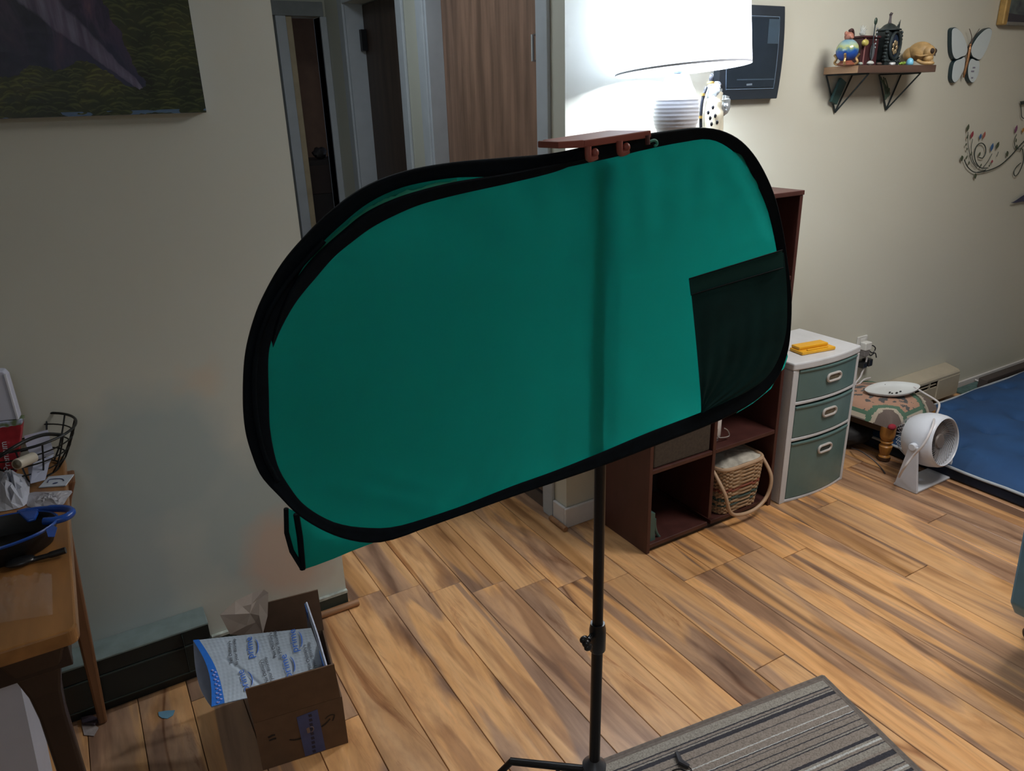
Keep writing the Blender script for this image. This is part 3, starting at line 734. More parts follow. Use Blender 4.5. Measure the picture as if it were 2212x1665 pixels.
def wall_panel():
    root = thing('wall_display', (2.23, 2.06, 1.69), 'black wall-mounted display panel with bowed sides and dark glass, behind the lamp', 'display')
    x0, x1, z0, z1 = 2.075, 2.372, 1.535, 1.843
    def outl(s, Y, bow=.012):
        cx, cz = (x0+x1)/2, (z0+z1)/2; hw, hh = (x1-x0)/2*s[0], (z1-z0)/2*s[1]; p = []
        N = 12
        for i in range(N+1):
            t = -1+2*i/N; p.append(Vector((cx+hw+bow*(1-t*t)-bow*.2, Y, cz+hh*t)))
        for i in range(N+1):
            t = 1-2*i/N; p.append(Vector((cx-hw-bow*(1-t*t)+bow*.2, Y, cz+hh*t)))
        return p
    NAVY = mat('navy_black_plastic', (.018, .026, .036), .4)
    MB().prism(outl((1, 1), 2.0795), (0, -.030, 0)).build('housing', NAVY, root, bevel=.003)
    MB().prism(outl((.80, .74), 2.0493, .006), (0, -.002, 0)).build('glass', mat('dark_display_glass', (.020, .030, .042), .2), root)
    fr = outl((.82, .77), 2.049, .006); MB().tube(fr, .0016, 6, closed=True).build('bezel_line', mat('blue_grey_line', (.14, .20, .27), .3), root, smooth=True)
    G = mat('display_grey', (.05, .08, .11), .3)
    box3('display_window', (2.29, 2.0462, 1.72), (2.345, 2.0470, 1.80), G, root, bevel=0)
    box3('display_window', (2.15, 2.0462, 1.60), (2.34, 2.0470, 1.604), G, root, bevel=0)
    mb = MB(); mb.prism([W(1612, 181, 1, 2.0485), W(1624, 180, 1, 2.0485), W(1624, 184, 1, 2.0485), W(1612, 185, 1, 2.0485)], (0, -.0015, 0)); mb.build('badge', mat('badge_grey', (.2, .26, .32), .3), root)
wall_panel()

# ------------------------------------------------------------------ drawers
def drawers():
    WP_ = mat('white_plastic', (.60, .62, .66), .4, var=.05); TG = mat('sea_green_plastic', (.105, .185, .185), .35, var=.06)
    x0, x1, y0, y1, zt = 2.245, 2.632, 1.745, 2.045, .60
    root = thing('drawer_tower', ((x0+x1)/2, (y0+y1)/2, 0), 'white plastic tower of three sea green drawers beside the bookcase', 'drawers')
    def bowed(xa, xb, ya, yb, z, bow, n=12):
        p = [Vector((xa+(xb-xa)*i/n, ya-bow*(1-(2*i/n-1)**2), z)) for i in range(n+1)]
        return p+[Vector((xb, yb, z)), Vector((xa, yb, z))]
    MB().prism(bowed(x0-.004, x1+.004, y0-.002, y1, zt-.028, .022), (0, 0, .03)).build('top', WP_, root, bevel=.006)
    for a, b in ((x0, x0+.018), (x1-.012, x1)):
        box3('side_panel', (a, y0+.004, 0), (b, y1-.002, zt-.0285), WP_, root, bevel=.004)
    # broad front stile at the left as in the photograph
    box3('front_post', (x0-.002, y0-.002, 0), (x0+.030, y0+.0035, zt-.0285), WP_, root, bevel=.004)
    box3('front_post', (x1-.014, y0-.002, 0), (x1+.001, y0+.0035, zt-.0285), WP_, root, bevel=.003)
    box3('back_panel', (x0+.0185, y1-.012, .01), (x1-.0125, y1-.003, zt-.0285), WP_, root, bevel=0)
    for z in (.014, .285, .440):
        MB().prism(bowed(x0+.018, x1-.010, y0-.001, y0+.02, z-.014, .018), (0, 0, .013)).build('rail', WP_, root, bevel=.003)
    for (za, zb, hz) in ((.0155, .265, .205), (.2865, .420, .365), (.4415, .5705, .513)):
        d = MB().prism(bowed(x0+.032, x1-.016, y0-.002, y0+.004, za, .018), (0, 0, zb-za-.002)).build('drawer', TG, root, bevel=.002)
        MB().prism(bowed(x0+.032, x1-.016, y0-.006, y0+.004, zb-.012, .019), (0, 0, .010)).build('drawer_lip', TG, d, bevel=.003)
        box3('drawer_box', (x0+.034, y0+.0045, za), (x1-.018, y1-.03, zb-.02), TG, d, bevel=.002)
        hx = (x0+x1)/2+.02; pts = []
        for k in range(28):
            a = 2*PI*k/28; ca, sa = math.cos(a), math.sin(a)
            X = hx+.026*math.copysign(1, ca)*(abs(ca) > .2)+.016*ca if False else hx+(.022 if ca > 0 else -.022)+.017*ca
            pts.append(Vector((X, y0-.0235, hz+.015*sa)))
        h = MB().tube(pts, .0052, 8, closed=True).build('handle', mat('cream_handle', (.52, .50, .49), .4), d, smooth=True)
        MB().prism([p*1 for p in pts], (0, .003, 0)).build('hand_hole', mat('hand_hole_dark', (.13, .11, .075), .6, var=.6, scale=60) if hz > .3 else mat('hand_hole_teal', (.03, .05, .05), .6), h)
drawers()
# yellow case on the drawers
yc = thing('yellow_case', (2.40, 1.82, .603), 'bright yellow plastic case lying on the white drawer tower', 'case')
YL = mat('yellow_plastic', (.78, .40, .02), .4, var=.05)
def Z(x, y, z): return W(x, y, 2, z)
b0 = [Z(1702, 765, .603), Z(1733, 767, .603), Z(1805, 749, .603), Z(1797, 738, .603), Z(1760, 733, .603), Z(1704, 746, .603)]
a = Z(1705, 757, .603); bq = Z(1733, 768, .603); cq = Z(1805, 755, .603); dq = a+(cq-bq)
MB().prism([a, bq, cq, dq], (0, 0, .013)).build('lower_tray', YL, yc, bevel=.003)
u = (cq-bq); v = (a-bq)
MB().prism([bq+u*.03+v*.34+Vector((0, 0, .0135)), bq+u*.90+v*.34+Vector((0, 0, .0135)), bq+u*.90+v*.97+Vector((0, 0, .0135)), bq+u*.03+v*.97+Vector((0, 0, .0135))], (0, 0, .012)).build('lid', YL, yc, bevel=.003)
MB().prism([bq+u*.18+v*.08+Vector((0, 0, .0135)), bq+u*.8+v*.08+Vector((0, 0, .0135)), bq+u*.8+v*.18+Vector((0, 0, .0135)), bq+u*.18+v*.18+Vector((0, 0, .0135))], (0, 0, .004)).build('rib', YL, yc, bevel=.001)

# outlet with plugs
ol = thing('wall_outlet', (3.16, 2.075, .40), 'white wall outlet plate with plug, beside the drawer tower', 'outlet')
ox = W(1862, 735, 1, 2.075)
WPL = mat('outlet_white', (.62, .62, .60), .4)
box3('plate', (ox.x-.035, 2.071, ox.z-.095), (ox.x+.035, 2.0795, ox.z+.022), WPL, ol, bevel=.003)
box3('socket', (ox.x-.018, 2.068, ox.z-.02), (ox.x+.018, 2.0705, ox.z+.012), WPL, ol, bevel=.001)
pl = thing('plug_adapter', (ox.x, 2.04, ox.z-.03), 'white plug adapter with grey block hanging in the wall outlet', 'plug')
box3('body', (ox.x-.022, 2.035, ox.z-.040), (ox.x+.024, 2.0675, ox.z-.002), WPL, pl, bevel=.004)
box3('grey_block', (ox.x-.020, 2.038, ox.z-.070), (ox.x+.020, 2.066, ox.z-.0405), mat('grey_block', (.16, .15, .15), .5), pl, bevel=.004)
bp_ = W(1872, 781, 1, 2.05)
bk = thing('power_adapter', tuple(bp_), 'black power adapter blocks below the wall outlet', 'adapter')
box3('block', (bp_.x-.030, 2.045, bp_.z-.030), (bp_.x+.004, 2.0790, bp_.z-.002), BLACKP, bk, bevel=.004)
box3('block', (bp_.x+.006, 2.040, bp_.z-.026), (bp_.x+.036, 2.0790, bp_.z+.010), BLACKP, bk, bevel=.004)
Pw = lambda x, y, Y=2.055: W(x, y, 1, Y)
g = MB(); g.tube(smoothpts([Pw(1875,752), Pw(1884,746), Pw(1891,752), Pw(1885,762), Pw(1876,757), Pw(1880,768), Pw(1890,762), Pw(1893,772)], 5), .0028, 6)
g.build('cord', BLACKP, bk, smooth=True)
g = MB(); g.tube(smoothpts([Pw(1871,762), Pw(1872,775), Pw(1868,790), Pw(1863,803), Pw(1858,815), Pw(1850,825), Pw(1848,832), Pw(1856,829), Pw(1866,820), Pw(1880,816)], 5), .0042, 8)
g.build('cord', mat('white_cord_rubber', (.62, .6, .62), .45), pl, smooth=True)

# ------------------------------------------------------------------ heaters
def heater_right():
    BE = mat('beige_enamel', (.40, .355, .27), .5, var=.06); x0, x1, y0 = 2.75, 3.90, 1.995
    root = thing('baseboard_heater', ((x0+x1)/2, 2.03, 0), 'beige metal baseboard heater behind the footstool', 'heater')
    MB().prism([(x0, y0+.008, .165), (x0, y0, .155), (x0, y0, .142), (x0, 2.079, .150), (x0, 2.079, .183)], (x1-x0, 0, 0)).build('top_cover', BE, root, bevel=.002)
    MB().prism([(x0, y0+.004, .108), (x0, 2.0, .035), (x0, 2.008, .035), (x0, y0+.012, .108)], (x1-x0, 0, 0)).build('front_panel', BE, root, bevel=.001)
    box3('back_plate', (x0, 2.072, .03), (x1, 2.079, .1495), BLACK, root, bevel=0)
    box3('fin_core', (x0, 2.02, .06), (x1-.2, 2.07, .13), BLACK, root, bevel=0)
    for k in range(7):
        x = x1-.26-k*.13; box3('louvre_bracket', (x, y0+.002, .108), (x+.006, y0+.012, .1425), BE, root, bevel=0)
    box3('louvre', (x0, y0+.004, .123), (x1-.2, y0+.010, .127), BE, root, bevel=0)
    box3('end_cap', (x1-.19, y0-.002, .03), (x1+.002, y0+.006, .1425), BE, root, bevel=.002)
    MB().prism([(x1-.01, y0+.006, .03), (x1-.01, 2.072, .03), (x1-.01, 2.072, .15), (x1-.01, y0+.006, .1425)], (.012, 0, 0)).build('end_cap', BE, root, bevel=.002)
heater_right()
def heater_left():
    x0, x1, y0 = -1.5, .118, 1.992
    root = thing('black_baseboard_heater', (-.3, 2.03, 0), 'black baseboard heater with grey green painted top beneath the left wall', 'heater')
    GT = mat('grey_green_paint', (.16, .205, .20), .55, var=.15, scale=20)
    BKP = mat('black_heater_enamel', (.006, .009, .008), .45)
    MB().prism([(x0, 2.079, .164), (x0, y0, .164), (x0, y0, .171), (x0, 2.079, .173)], (x1-x0, 0, 0)).build('top_cover', GT, root, bevel=.002)
    box3('slot', (x0, y0+.024, .03), (x1, 2.079, .1635), BKP, root, bevel=0)
    xs = [x0, -.9, -.42, .045, x1]; LN = mat('dark_teal_line', (.03, .042, .038), .5)
    for a, b in zip(xs[:-1], xs[1:]):
        MB().prism([(a+.001, y0+.002, .163), (a+.001, y0-.002, .122), (a+.001, y0+.008, .122), (a+.001, y0+.012, .163)], (b-a-.002, 0, 0)).build('upper_panel', BKP, root, bevel=.001)
        MB().prism([(a+.001, y0-.004, .116), (a+.001, y0-.014, .040), (a+.001, y0+.0, .040), (a+.001, y0+.010, .116)], (b-a-.002, 0, 0)).build('front_panel', BKP, root, bevel=.001)
    for x in xs[1:-1]: box3('joint_strip', (x-.0008, y0-.016, .038), (x+.0008, y0+.005, .160), LN, root, bevel=0)
    box3('seam_line', (x0, y0-.005, .1165), (x1, y0+.009, .1195), LN, root, bevel=0)
    box3('seam_line', (x0, y0-.016, .0365), (x1, y0-.003, .0395), LN, root, bevel=0)
    box3('base', (x0, y0+.004, 0), (x1-.004, 2.07, .036), BKP, root, bevel=0)
heater_left()

# ------------------------------------------------------------------ footstool
def footstool():
    zt = .235
    C = Z(1945, 868, zt); fc = Z(1928, 918, .19); rc = Z(2040, 868, .19)
    fc = Vector((fc.x, fc.y, 0)); rc = Vector((rc.x, rc.y, 0)); ax = (rc-fc); 
    L = .385; ux = ax.normalized(); uy = Vector((-ux.y, ux.x, 0))
    c = fc+ux*L/2+uy*L/2
    root = thing('footstool', (c.x, c.y, 0), 'low footstool with needlepoint cushion and turned wooden legs', 'footstool')
    m, nt, b = nodes('needlepoint')
    v = coords(nt, 'Object'); sx = nt.nodes.new('ShaderNodeSeparateXYZ'); 
    sn = nt.nodes.new('ShaderNodeVectorMath'); sn.operation = 'SNAP'; sn.inputs[1].default_value = (.0035, .0035, .0035)
    nt.links.new(v, sn.inputs[0])
    rt = nt.nodes.new('ShaderNodeMapping'); rt.inputs['Rotation'].default_value = (0, 0, -math.atan2(ux.y, ux.x)); nt.links.new(v, rt.inputs[0])
    sn2 = nt.nodes.new('ShaderNodeVectorMath'); sn2.operation = 'SNAP'; sn2.inputs[1].default_value = (.005, .005, .005); nt.links.new(rt.outputs[0], sn2.inputs[0])
    nt.links.new(sn2.outputs[0], sx.inputs[0])
    ax_ = mathn(nt, 'ABSOLUTE', sx.outputs[0]); ay_ = mathn(nt, 'ABSOLUTE', sx.outputs[1])
    # superellipse-like distance with corners cut by arcs
    dx = mathn(nt, 'SUBTRACT', ax_, .193); dy = mathn(nt, 'SUBTRACT', ay_, .193)
    dc = mathn(nt, 'SQRT', mathn(nt, 'ADD', mathn(nt, 'MULTIPLY', dx, dx), mathn(nt, 'MULTIPLY', dy, dy)))
    edge = mathn(nt, 'MAXIMUM', ax_, ay_)
    zz = mathn(nt, 'MULTIPLY', mathn(nt, 'PINGPONG', mathn(nt, 'ADD', sx.outputs[0], sx.outputs[1]), .009), .8)
    dcz = mathn(nt, 'ADD', dc, zz)
    corner = ramp(nt, mathn(nt, 'DIVIDE', dcz, .2), [(0, (.14, .11, .10)), (.42, (.14, .11, .10)), (.425, (.45, .40, .33)), (.52, (.45, .40, .33)), (.525, (.085, .17, .12)), (.66, (.085, .17, .12)), (.665, (.42, .25, .18)), (.9, (.42, .25, .18))])
    corner.color_ramp.interpolation = 'CONSTANT'
    n1 = noise(nt, sn2.outputs[0], 26, 1); leaf = ramp(nt, n1.outputs[0], [(0, (.42, .25, .18)), (.53, (.09, .095, .10))]); leaf.color_ramp.interpolation = 'CONSTANT'
    field = mix(nt, mathn(nt, 'GREATER_THAN', dcz, .15), corner.outputs[0], leaf.outputs[0])
    be = ramp(nt, mathn(nt, 'MULTIPLY', edge, 4.35), [(0, (0, 0, 0)), (.74, (1, 1, 1))]); be.color_ramp.interpolation = 'CONSTANT'
    bcol = ramp(nt, mathn(nt, 'MULTIPLY', edge, 4.35), [(0, (.085, .17, .12)), (.80, (.45, .40, .33)), (.84, (.13, .11, .10))]); bcol.color_ramp.interpolation = 'CONSTANT'
    n5 = noise(nt, sn2.outputs[0], 45, 1); side = ramp(nt, n5.outputs[0], [(0, (.11, .095, .09)), (.52, (.40, .34, .29))]); side.color_ramp.interpolation = 'CONSTANT'
    isside = mathn(nt, 'GREATER_THAN', edge, .196)
    col = mix(nt, mathn(nt, 'MULTIPLY', be.outputs[0], mathn(nt, 'GREATER_THAN', dcz, .13)), field, bcol.outputs[0]); col = mix(nt, isside, col, side.outputs[0])
    nt.links.new(col, b.inputs['Base Color']); b.inputs['Roughness'].default_value = .95
    n6 = noise(nt, v, 400, 1); bump(nt, b, n6.outputs[0], .4, .002)
    H = L/2
    def f(u, v_):
        # square cushion with domed top, rounded sides
        x = (u*2-1); y = (v_*2-1); r = max(abs(x), abs(y))
        k = min(1, (1-r)*3.2); edge_z = .168
        z = edge_z+(.055)*(1-(1-k)**2.2)+.016*(1-x*x)*(1-y*y)
        s_ = 1+.05*math.sin(k*PI)*(k < 1) if k < 1 else 1
        X = x*H; Y = y*H
        if k < 1:
            sc = (H*(1-.32*k*k*.5))/(r*H) if False else 1
        return c+ux*X*(1.0 if k >= 1 else 1)+uy*Y+Vector((0, 0, z))
    mb = MB().grid(f, 36, 36)
    mb.add([c+ux*sx_*H*1.0+uy*sy_*H*1.0+Vector((0, 0, .168)) for sx_, sy_ in ((-1,-1),(1,-1),(1,1),(-1,1))], [(0, 3, 2, 1)])
    mb.build('cushion', m, root, smooth='all', loc=(c.x, c.y, 0.168))
    AP = mat('stool_rail_wood', (.05, .025, .015), .5)
    PINE = mat('turned_pine', (.42, .19, .04), .35, var=.2, scale=10, stretch=(4, 4, 1))
    mb = MB()
    i_ = H-.025
    for (p, q) in (((-i_, -i_), (i_, -i_)), ((i_, -i_), (i_, i_)), ((i_, i_), (-i_, i_)), ((-i_, i_), (-i_, -i_))):
        A = c+ux*p[0]+uy*p[1]; B = c+ux*q[0]+uy*q[1]; d = (B-A).normalized(); nn = Vector((-d.y, d.x, 0))*.008
        mb.prism([A-nn+Vector((0, 0, .135)), B-nn+Vector((0, 0, .135)), B+nn+Vector((0, 0, .135)), A+nn+Vector((0, 0, .135))], (0, 0, .032))
    mb.build('rail', AP, root)
    prof = [(.014, 0), (.019, .004), (.021, .012), (.019, .022), (.014, .028), (.016, .034), (.021, .060), (.022, .072), (.016, .080), (.015, .084), (.021, .090), (.021, .094), (.016, .099), (.022, .108), (.025, .125), (.025, .1675)]
    prof = [(r_*1.28, z_) for r_, z_ in prof]
    for sx_, sy_ in ((-1, -1), (1, -1), (1, 1), (-1, 1)):
        p = c+ux*sx_*(H-.03)+uy*sy_*(H-.03)
        lg = MB().lathe(prof, (p.x, p.y, 0.0005), 20).build('leg', PINE, root, smooth=True)
        MB().lathe([(.0184, 0), (.0255, .0045), (.0276, .012), (.0255, .020), (.0245, .0205)], (p.x, p.y, .0002), 20).build('foot_tip', mat('dark_foot', (.06, .025, .01), .5), lg, smooth=True)
    p = fc+ux*.02+uy*.02; q = W(1923, 912, 0, fc.x+.006) 
    # red patch at the front corner
    rp = MB().ell((fc.x+ux.x*.006+uy.x*.004, fc.y+ux.y*.006+uy.y*.004, .178), (.020, .016, .013), 14, 8)
    rp.build('corner_tassel', mat('crimson_wool', (.30, .02, .04), .9), root, smooth=True)
    return root, c, ux, uy
fs_root, FSC, FUX, FUY = footstool()
# white oval dish on the stool
dc = Z(1928, 838, .262)
ds = thing('white_oval_dish', (dc.x, dc.y, .24), 'white oval dish with small dark bits lying on the needlepoint footstool', 'dish')
ang = math.radians(-28)
M = Matrix.Translation((dc.x, dc.y, .2445)) @ Matrix.Rotation(ang, 4, 'Z') @ Matrix.Rotation(math.radians(-4), 4, 'Y')
mb = MB(); N = 44
prof = [(.0, .006), (.6, .006), (.86, .010), (1.0, .020), (1.02, .019), (.9, .004), (.62, -.002), (0, -.002)]
vs = []; fs = []
for (r, z) in prof:
    for k in range(N):
        a = 2*PI*k/N; vs.append(M @ Vector((r*.125*math.cos(a), r*.068*math.sin(a)*(1-.15*math.cos(2*a)), z)))
for i in range(len(prof)-1):
    for k in range(N): fs.append((i*N+k, i*N+(k+1) % N, (i+1)*N+(k+1) % N, (i+1)*N+k))
mb.add(vs, fs); mb.build('plate', mat('white_gloss', (.68, .72, .74), .25, var=.03), ds, smooth='all')
for (px, py, s_) in ((1922, 848, .007), (1927, 850, .006), (1937, 849, .008), (1945, 846, .007), (1941, 853, .006), (1900, 828, .004), (1912, 831, .003), (1920, 830, .003)):
    q = Z(px, py, .253)
    MB().ell((q.x, q.y, .2545), (s_, s_*.6, s_*.5), 7, 5).build('dark_bit', BLACKP, ds)
def fan():
    WF = mat('fan_white', (.62, .66, .74), .35, var=.03)
    cc = Vector((2.895, 1.545, .195)); 
    fd = Vector((.02, -1, .18)).normalized(); up = Vector((0, 0, 1)); rt_ = fd.cross(up).normalized(); up2 = rt_.cross(fd)
    # local z = facing direction
    M = frame((0, 0, 0), rt_, up2, fd); M3 = M
    root = thing('desk_fan', (cc.x, cc.y, 0), 'round white air circulator fan on wedge stand beside the footstool', 'fan')
    R = .112
    MB().lathe([(.088, -.075), (.102, -.05), (.111, -.015), (R, .015), (.108, .045), (.103, .058), (.098, .062), (.0955, .058), (.100, .04), (.100, 0), (.094, -.04), (.085, -.07), (.088, -.075)], cc, 48, M3).build('housing', WF, root, smooth=True)
    # deep front: rings and spiral vanes
    GG = mat('fan_grey', (.17, .145, .135), .5)
    g = MB()
    for k in range(36):
        a0 = 2*PI*k/36; pts = []
        for i in range(7):
            t = i/6; r = .022+t*.074; a = a0+.9*t; pts.append(cc+M3 @ Vector((r*math.cos(a), r*math.sin(a), .046-.012*(1-t))))
        g.tube(pts, .0011, 5)
    g.build('front_grille', GG, root, smooth=True)['kind'] = 'stuff'
    MB().lathe([(0, .030), (.030, .030), (.031, .036), (.027, .042), (0, .044)], cc, 24, M3).build('hub', GG, root, smooth=True)
    for k in range(3):
        mb = MB(); a0 = 2*PI*k/3
        def bf(u, v_):
            r = .015+.078*u; a = a0+(v_-.5)*1.3+.3*u
            return cc+M3 @ Vector((r*math.cos(a), r*math.sin(a), .012+(v_-.5)*.03))
        MB().grid(bf, 6, 6).build('blade', mat('fan_blade_grey', (.30, .28, .28), .4), root, smooth='all', solid=.0015)
    MB().lathe([(0, -.04), (.090, -.04), (.092, -.036), (0, -.036)], cc, 32, M3).build('back_plate', mat('fan_dark', (.05, .045, .045), .6), root)
    g = MB()
    for k in range(28):
        a = 2*PI*k/28; g.tube([cc+M3 @ Vector((.02*math.cos(a), .02*math.sin(a), -.115)), cc+M3 @ Vector((.068*math.cos(a), .068*math.sin(a), -.108)), cc+M3 @ Vector((.09*math.cos(a), .09*math.sin(a), -.075))], .0013, 5)
    g.build('rear_grille', WF, root, smooth=True)['kind'] = 'stuff'
    MB().lathe([(0, -.118), (.02, -.118), (.024, -.112), (.02, -.045), (0, -.045)], cc, 20, M3).build('motor', mat('fan_dark', (.05, .045, .045), .6), root, smooth=True)
    # wedge uprights
    for s_ in (-1, 1):
        o = cc+rt_*s_*.116
        w0 = .056 if s_ < 0 else .05
        pl = [Vector((o.x, o.y-.020, cc.z+.004)), Vector((o.x, o.y+.014, cc.z+.004)), Vector((o.x, o.y+w0, .003)), Vector((o.x, o.y-w0, .003))]
        MB().prism(pl, rt_*s_*.012).build('upright', WF, root, bevel=.002)
        MB().tube([o+rt_*s_*-.004, o+rt_*s_*.018], .016, 20).build('pivot_knob', WF, root, smooth=True, bevel=.003)
    MB().prism([Vector((cc.x-.128, cc.y-.05, .001)), Vector((cc.x+.128, cc.y-.05, .001)), Vector((cc.x+.128, cc.y+.05, .001)), Vector((cc.x-.128, cc.y+.05, .001))], (0, 0, .010)).build('base', WF, root, bevel=.003)
    cord = smoothpts([Z(1975, 836, .262), Z(1998, 850, .262), Z(2018, 862, .258), Z(2029, 873, .255), Z(2024, 893, .25), W(2018,905,1,1.53), W(2013, 925, 1, 1.475), W(1995, 960, 1, 1.47), W(1972, 985, 1, 1.50), W(1952, 1012, 1, 1.52), W(1942, 1030, 1, 1.57)], 6)
    MB().tube(cord, .0045, 8).build('cable', mat('white_cord_rubber', (.62, .6, .62), .45), root, smooth=True)
fan()

# black bag under the stool with loops
bg = MB(); bc = FSC+FUY*.07-FUX*.09
bg.ell((bc.x-.01, bc.y+.0, .062), (.15, .13, .060), 24, 14, fn=lambda d: 1+.06*math.sin(5*d.x+4*d.y)+.04*math.sin(11*d.z+6*d.x))
for v in bg.v: v.z = max(v.z, .001)
tag(bg.build('black_bag', mat('black_bag_cloth', (.008, .008, .010), .7), smooth='all'), 'soft black bag slumped on the floor under the footstool', 'bag')
cbl = smoothpts([Z(1840, 968, .02), Z(1860, 975, .045), Z(1885, 992, .03), Z(1903, 1010, .006), Z(1912, 1022, .005)], 5)
tag(MB().tube(cbl, .003, 6).build('dark_cable', mat('dark_cable', (.05, .045, .05), .5), smooth=True), 'thin dark cable curling from the bag to the stool leg', 'cable')

# ------------------------------------------------------------------ mattress, mat
def mattress():
    m = mat('blue_velvet', (.010, .052, .15), .8, var=.25, scale=5)
    x0, x1, y0, y1 = 3.0, 4.7, .95, 1.93
    root = thing('floor_mattress', ((x0+x1)/2, (y0+y1)/2, 0), 'blue tufted floor cushion with pale piping along its edge', 'mattress')
    tufts = []
    for i in range(7):
        for j in range(4): tufts.append((x0+.16+i*.25+(j % 2)*.12, y0+.12+j*.25))
    def f(u, v):
        x = x0+(x1-x0)*u; y = y0+(y1-y0)*v
        e = min(x-x0, x1-x, y-y0, y1-y); z = .055+.055*(1-math.exp(-e/.05))
        for tx, ty in tufts:
            d = math.hypot(x-tx, y-ty); z -= .034*math.exp(-(d/.035)**2)+.010*math.exp(-(d/.09)**2)
        z += .004*math.sin(x*13+y*7)
        return Vector((x, y, z))
    MB().grid(f, 90, 56).build('cushion', m, root, smooth='all')
    mb = MB()
    mb.box((x0+.004, y0+.004, .002), (x1-.004, y1-.004, .054)); mb.build('side_wall', mat('navy_side', (.006, .012, .028), .85), root, bevel=.01)
    pts = [Vector(p) for p in ((x0, y0, .056), (x1, y0, .056), (x1, y1, .056), (x0, y1, .056))]
    pp = []
    for a, b in zip(pts, pts[1:]+pts[:1]):
        for k in range(12): q = a+(b-a)*k/12; pp.append(q+Vector((0, 0, .002*math.sin(k*1.7))))
    MB().tube(pp, .0065, 8, closed=True).build('piping', mat('pale_piping', (.38, .42, .46), .6), root, smooth=True)
    for tx, ty in tufts:
        MB().ell((tx, ty, .073), (.009, .009, .004), 8, 5).build('tuft_button', m, root, smooth=True)
mattress()
tm = thing('teal_mat', (4.5, 2.0, 0), 'teal woven mat strip on the floor between cushion and wall', 'mat')
box3('cloth', (3.98, 1.945, .0005), (5.2, 2.06, .012), mat('teal_wool', (.07, .13, .125), .95, var=.25, scale=60, bmp=.3), tm, bevel=.003)
mb = MB()
for k in range(70):
    x = 4.15+random.random()*1.0; y = 1.95+random.random()*.09; mb.tube([(x, y, .013), (x+random.uniform(-.015, .015), y+random.uniform(-.01, .01), .018+random.random()*.02)], .0012, 4)
o = mb.build('dark_tufts', BLACKP, tm); o['kind'] = 'stuff'
a = Z(2108, 816, .03); b = Z(2140, 829, .03)
tag(MB().tube([a-Vector((0, 0, .012)), b-Vector((0, 0, .012))], .0045, 8).build('white_rod', WB, smooth=True), 'short white rod on the floor behind the blue cushion', 'rod')
a = Z(2172, 838, .10); 
bb = MB().prism([Vector((a.x+.12, 1.952, .0125)), Vector((a.x+.7, 1.952, .0125)), Vector((a.x+.7, 2.0, .0125)), Vector((a.x+.12, 2.0, .0125))], (0, 0, .06))
tag(bb.build('dark_box', mat('dark_brown_board', (.045, .035, .032), .7), bevel=.004), 'dark brown board lying behind the blue cushion near the wall', 'board')

# ------------------------------------------------------------------ blue case at the right edge
def blue_case():
    BL = mat('blue_shell_plastic', (.075, .23, .36), .4, var=.08)
    Pq = lambda x, y, Y=.80: W(x, y, 1, Y)
    b0 = Pq(2180, 1300); b1 = Pq(2189, 1323); t0 = Pq(2212, 1130); t1 = Pq(2228, 1060)
    root = thing('blue_suitcase', (b1.x+.1, .85, 0), 'ribbed blue plastic case on black wheels, cut by right edge', 'suitcase')
    E_ = Vector((.34, 0, 0)); low = Pq(2262, 1296)
    MB().prism([b0, b1, low, low+E_, t1+E_*1.0, t1, t0], (0, -.20, 0)).build('shell', BL, root, bevel=.007)
    for k in range(6):
        a_ = b1+Vector((.004, -.016-.022*k, .012)); t_ = t0+Vector((-.003+.002*k, -.012-.026*k, .0))
        MB().tube([a_, t_], .0040, 8).build('rib', BL, root, smooth=True)
    for dx, dy in ((0, -.03), (.28, -.03), (0, -.17), (.28, -.17)):
        wc_ = Pq(2216, 1358); wc_ = Vector((wc_.x+.014+dx, .812+dy, .0285))
        M = Matrix.Rotation(PI/2, 4, 'Y')
        MB().lathe([(.006, -.012), (.024, -.012), (.028, -.008), (.028, .008), (.024, .012), (.006, .012)], wc_, 24, M).build('wheel', BLACKP, root, smooth=True)
        MB().box((wc_.x-.015, wc_.y-.018, wc_.z+.01), (wc_.x+.015, wc_.y+.018, wc_.z+.05)).build('caster_fork', mat('caster_dark', (.03, .03, .032), .5), root, bevel=.003)
blue_case()

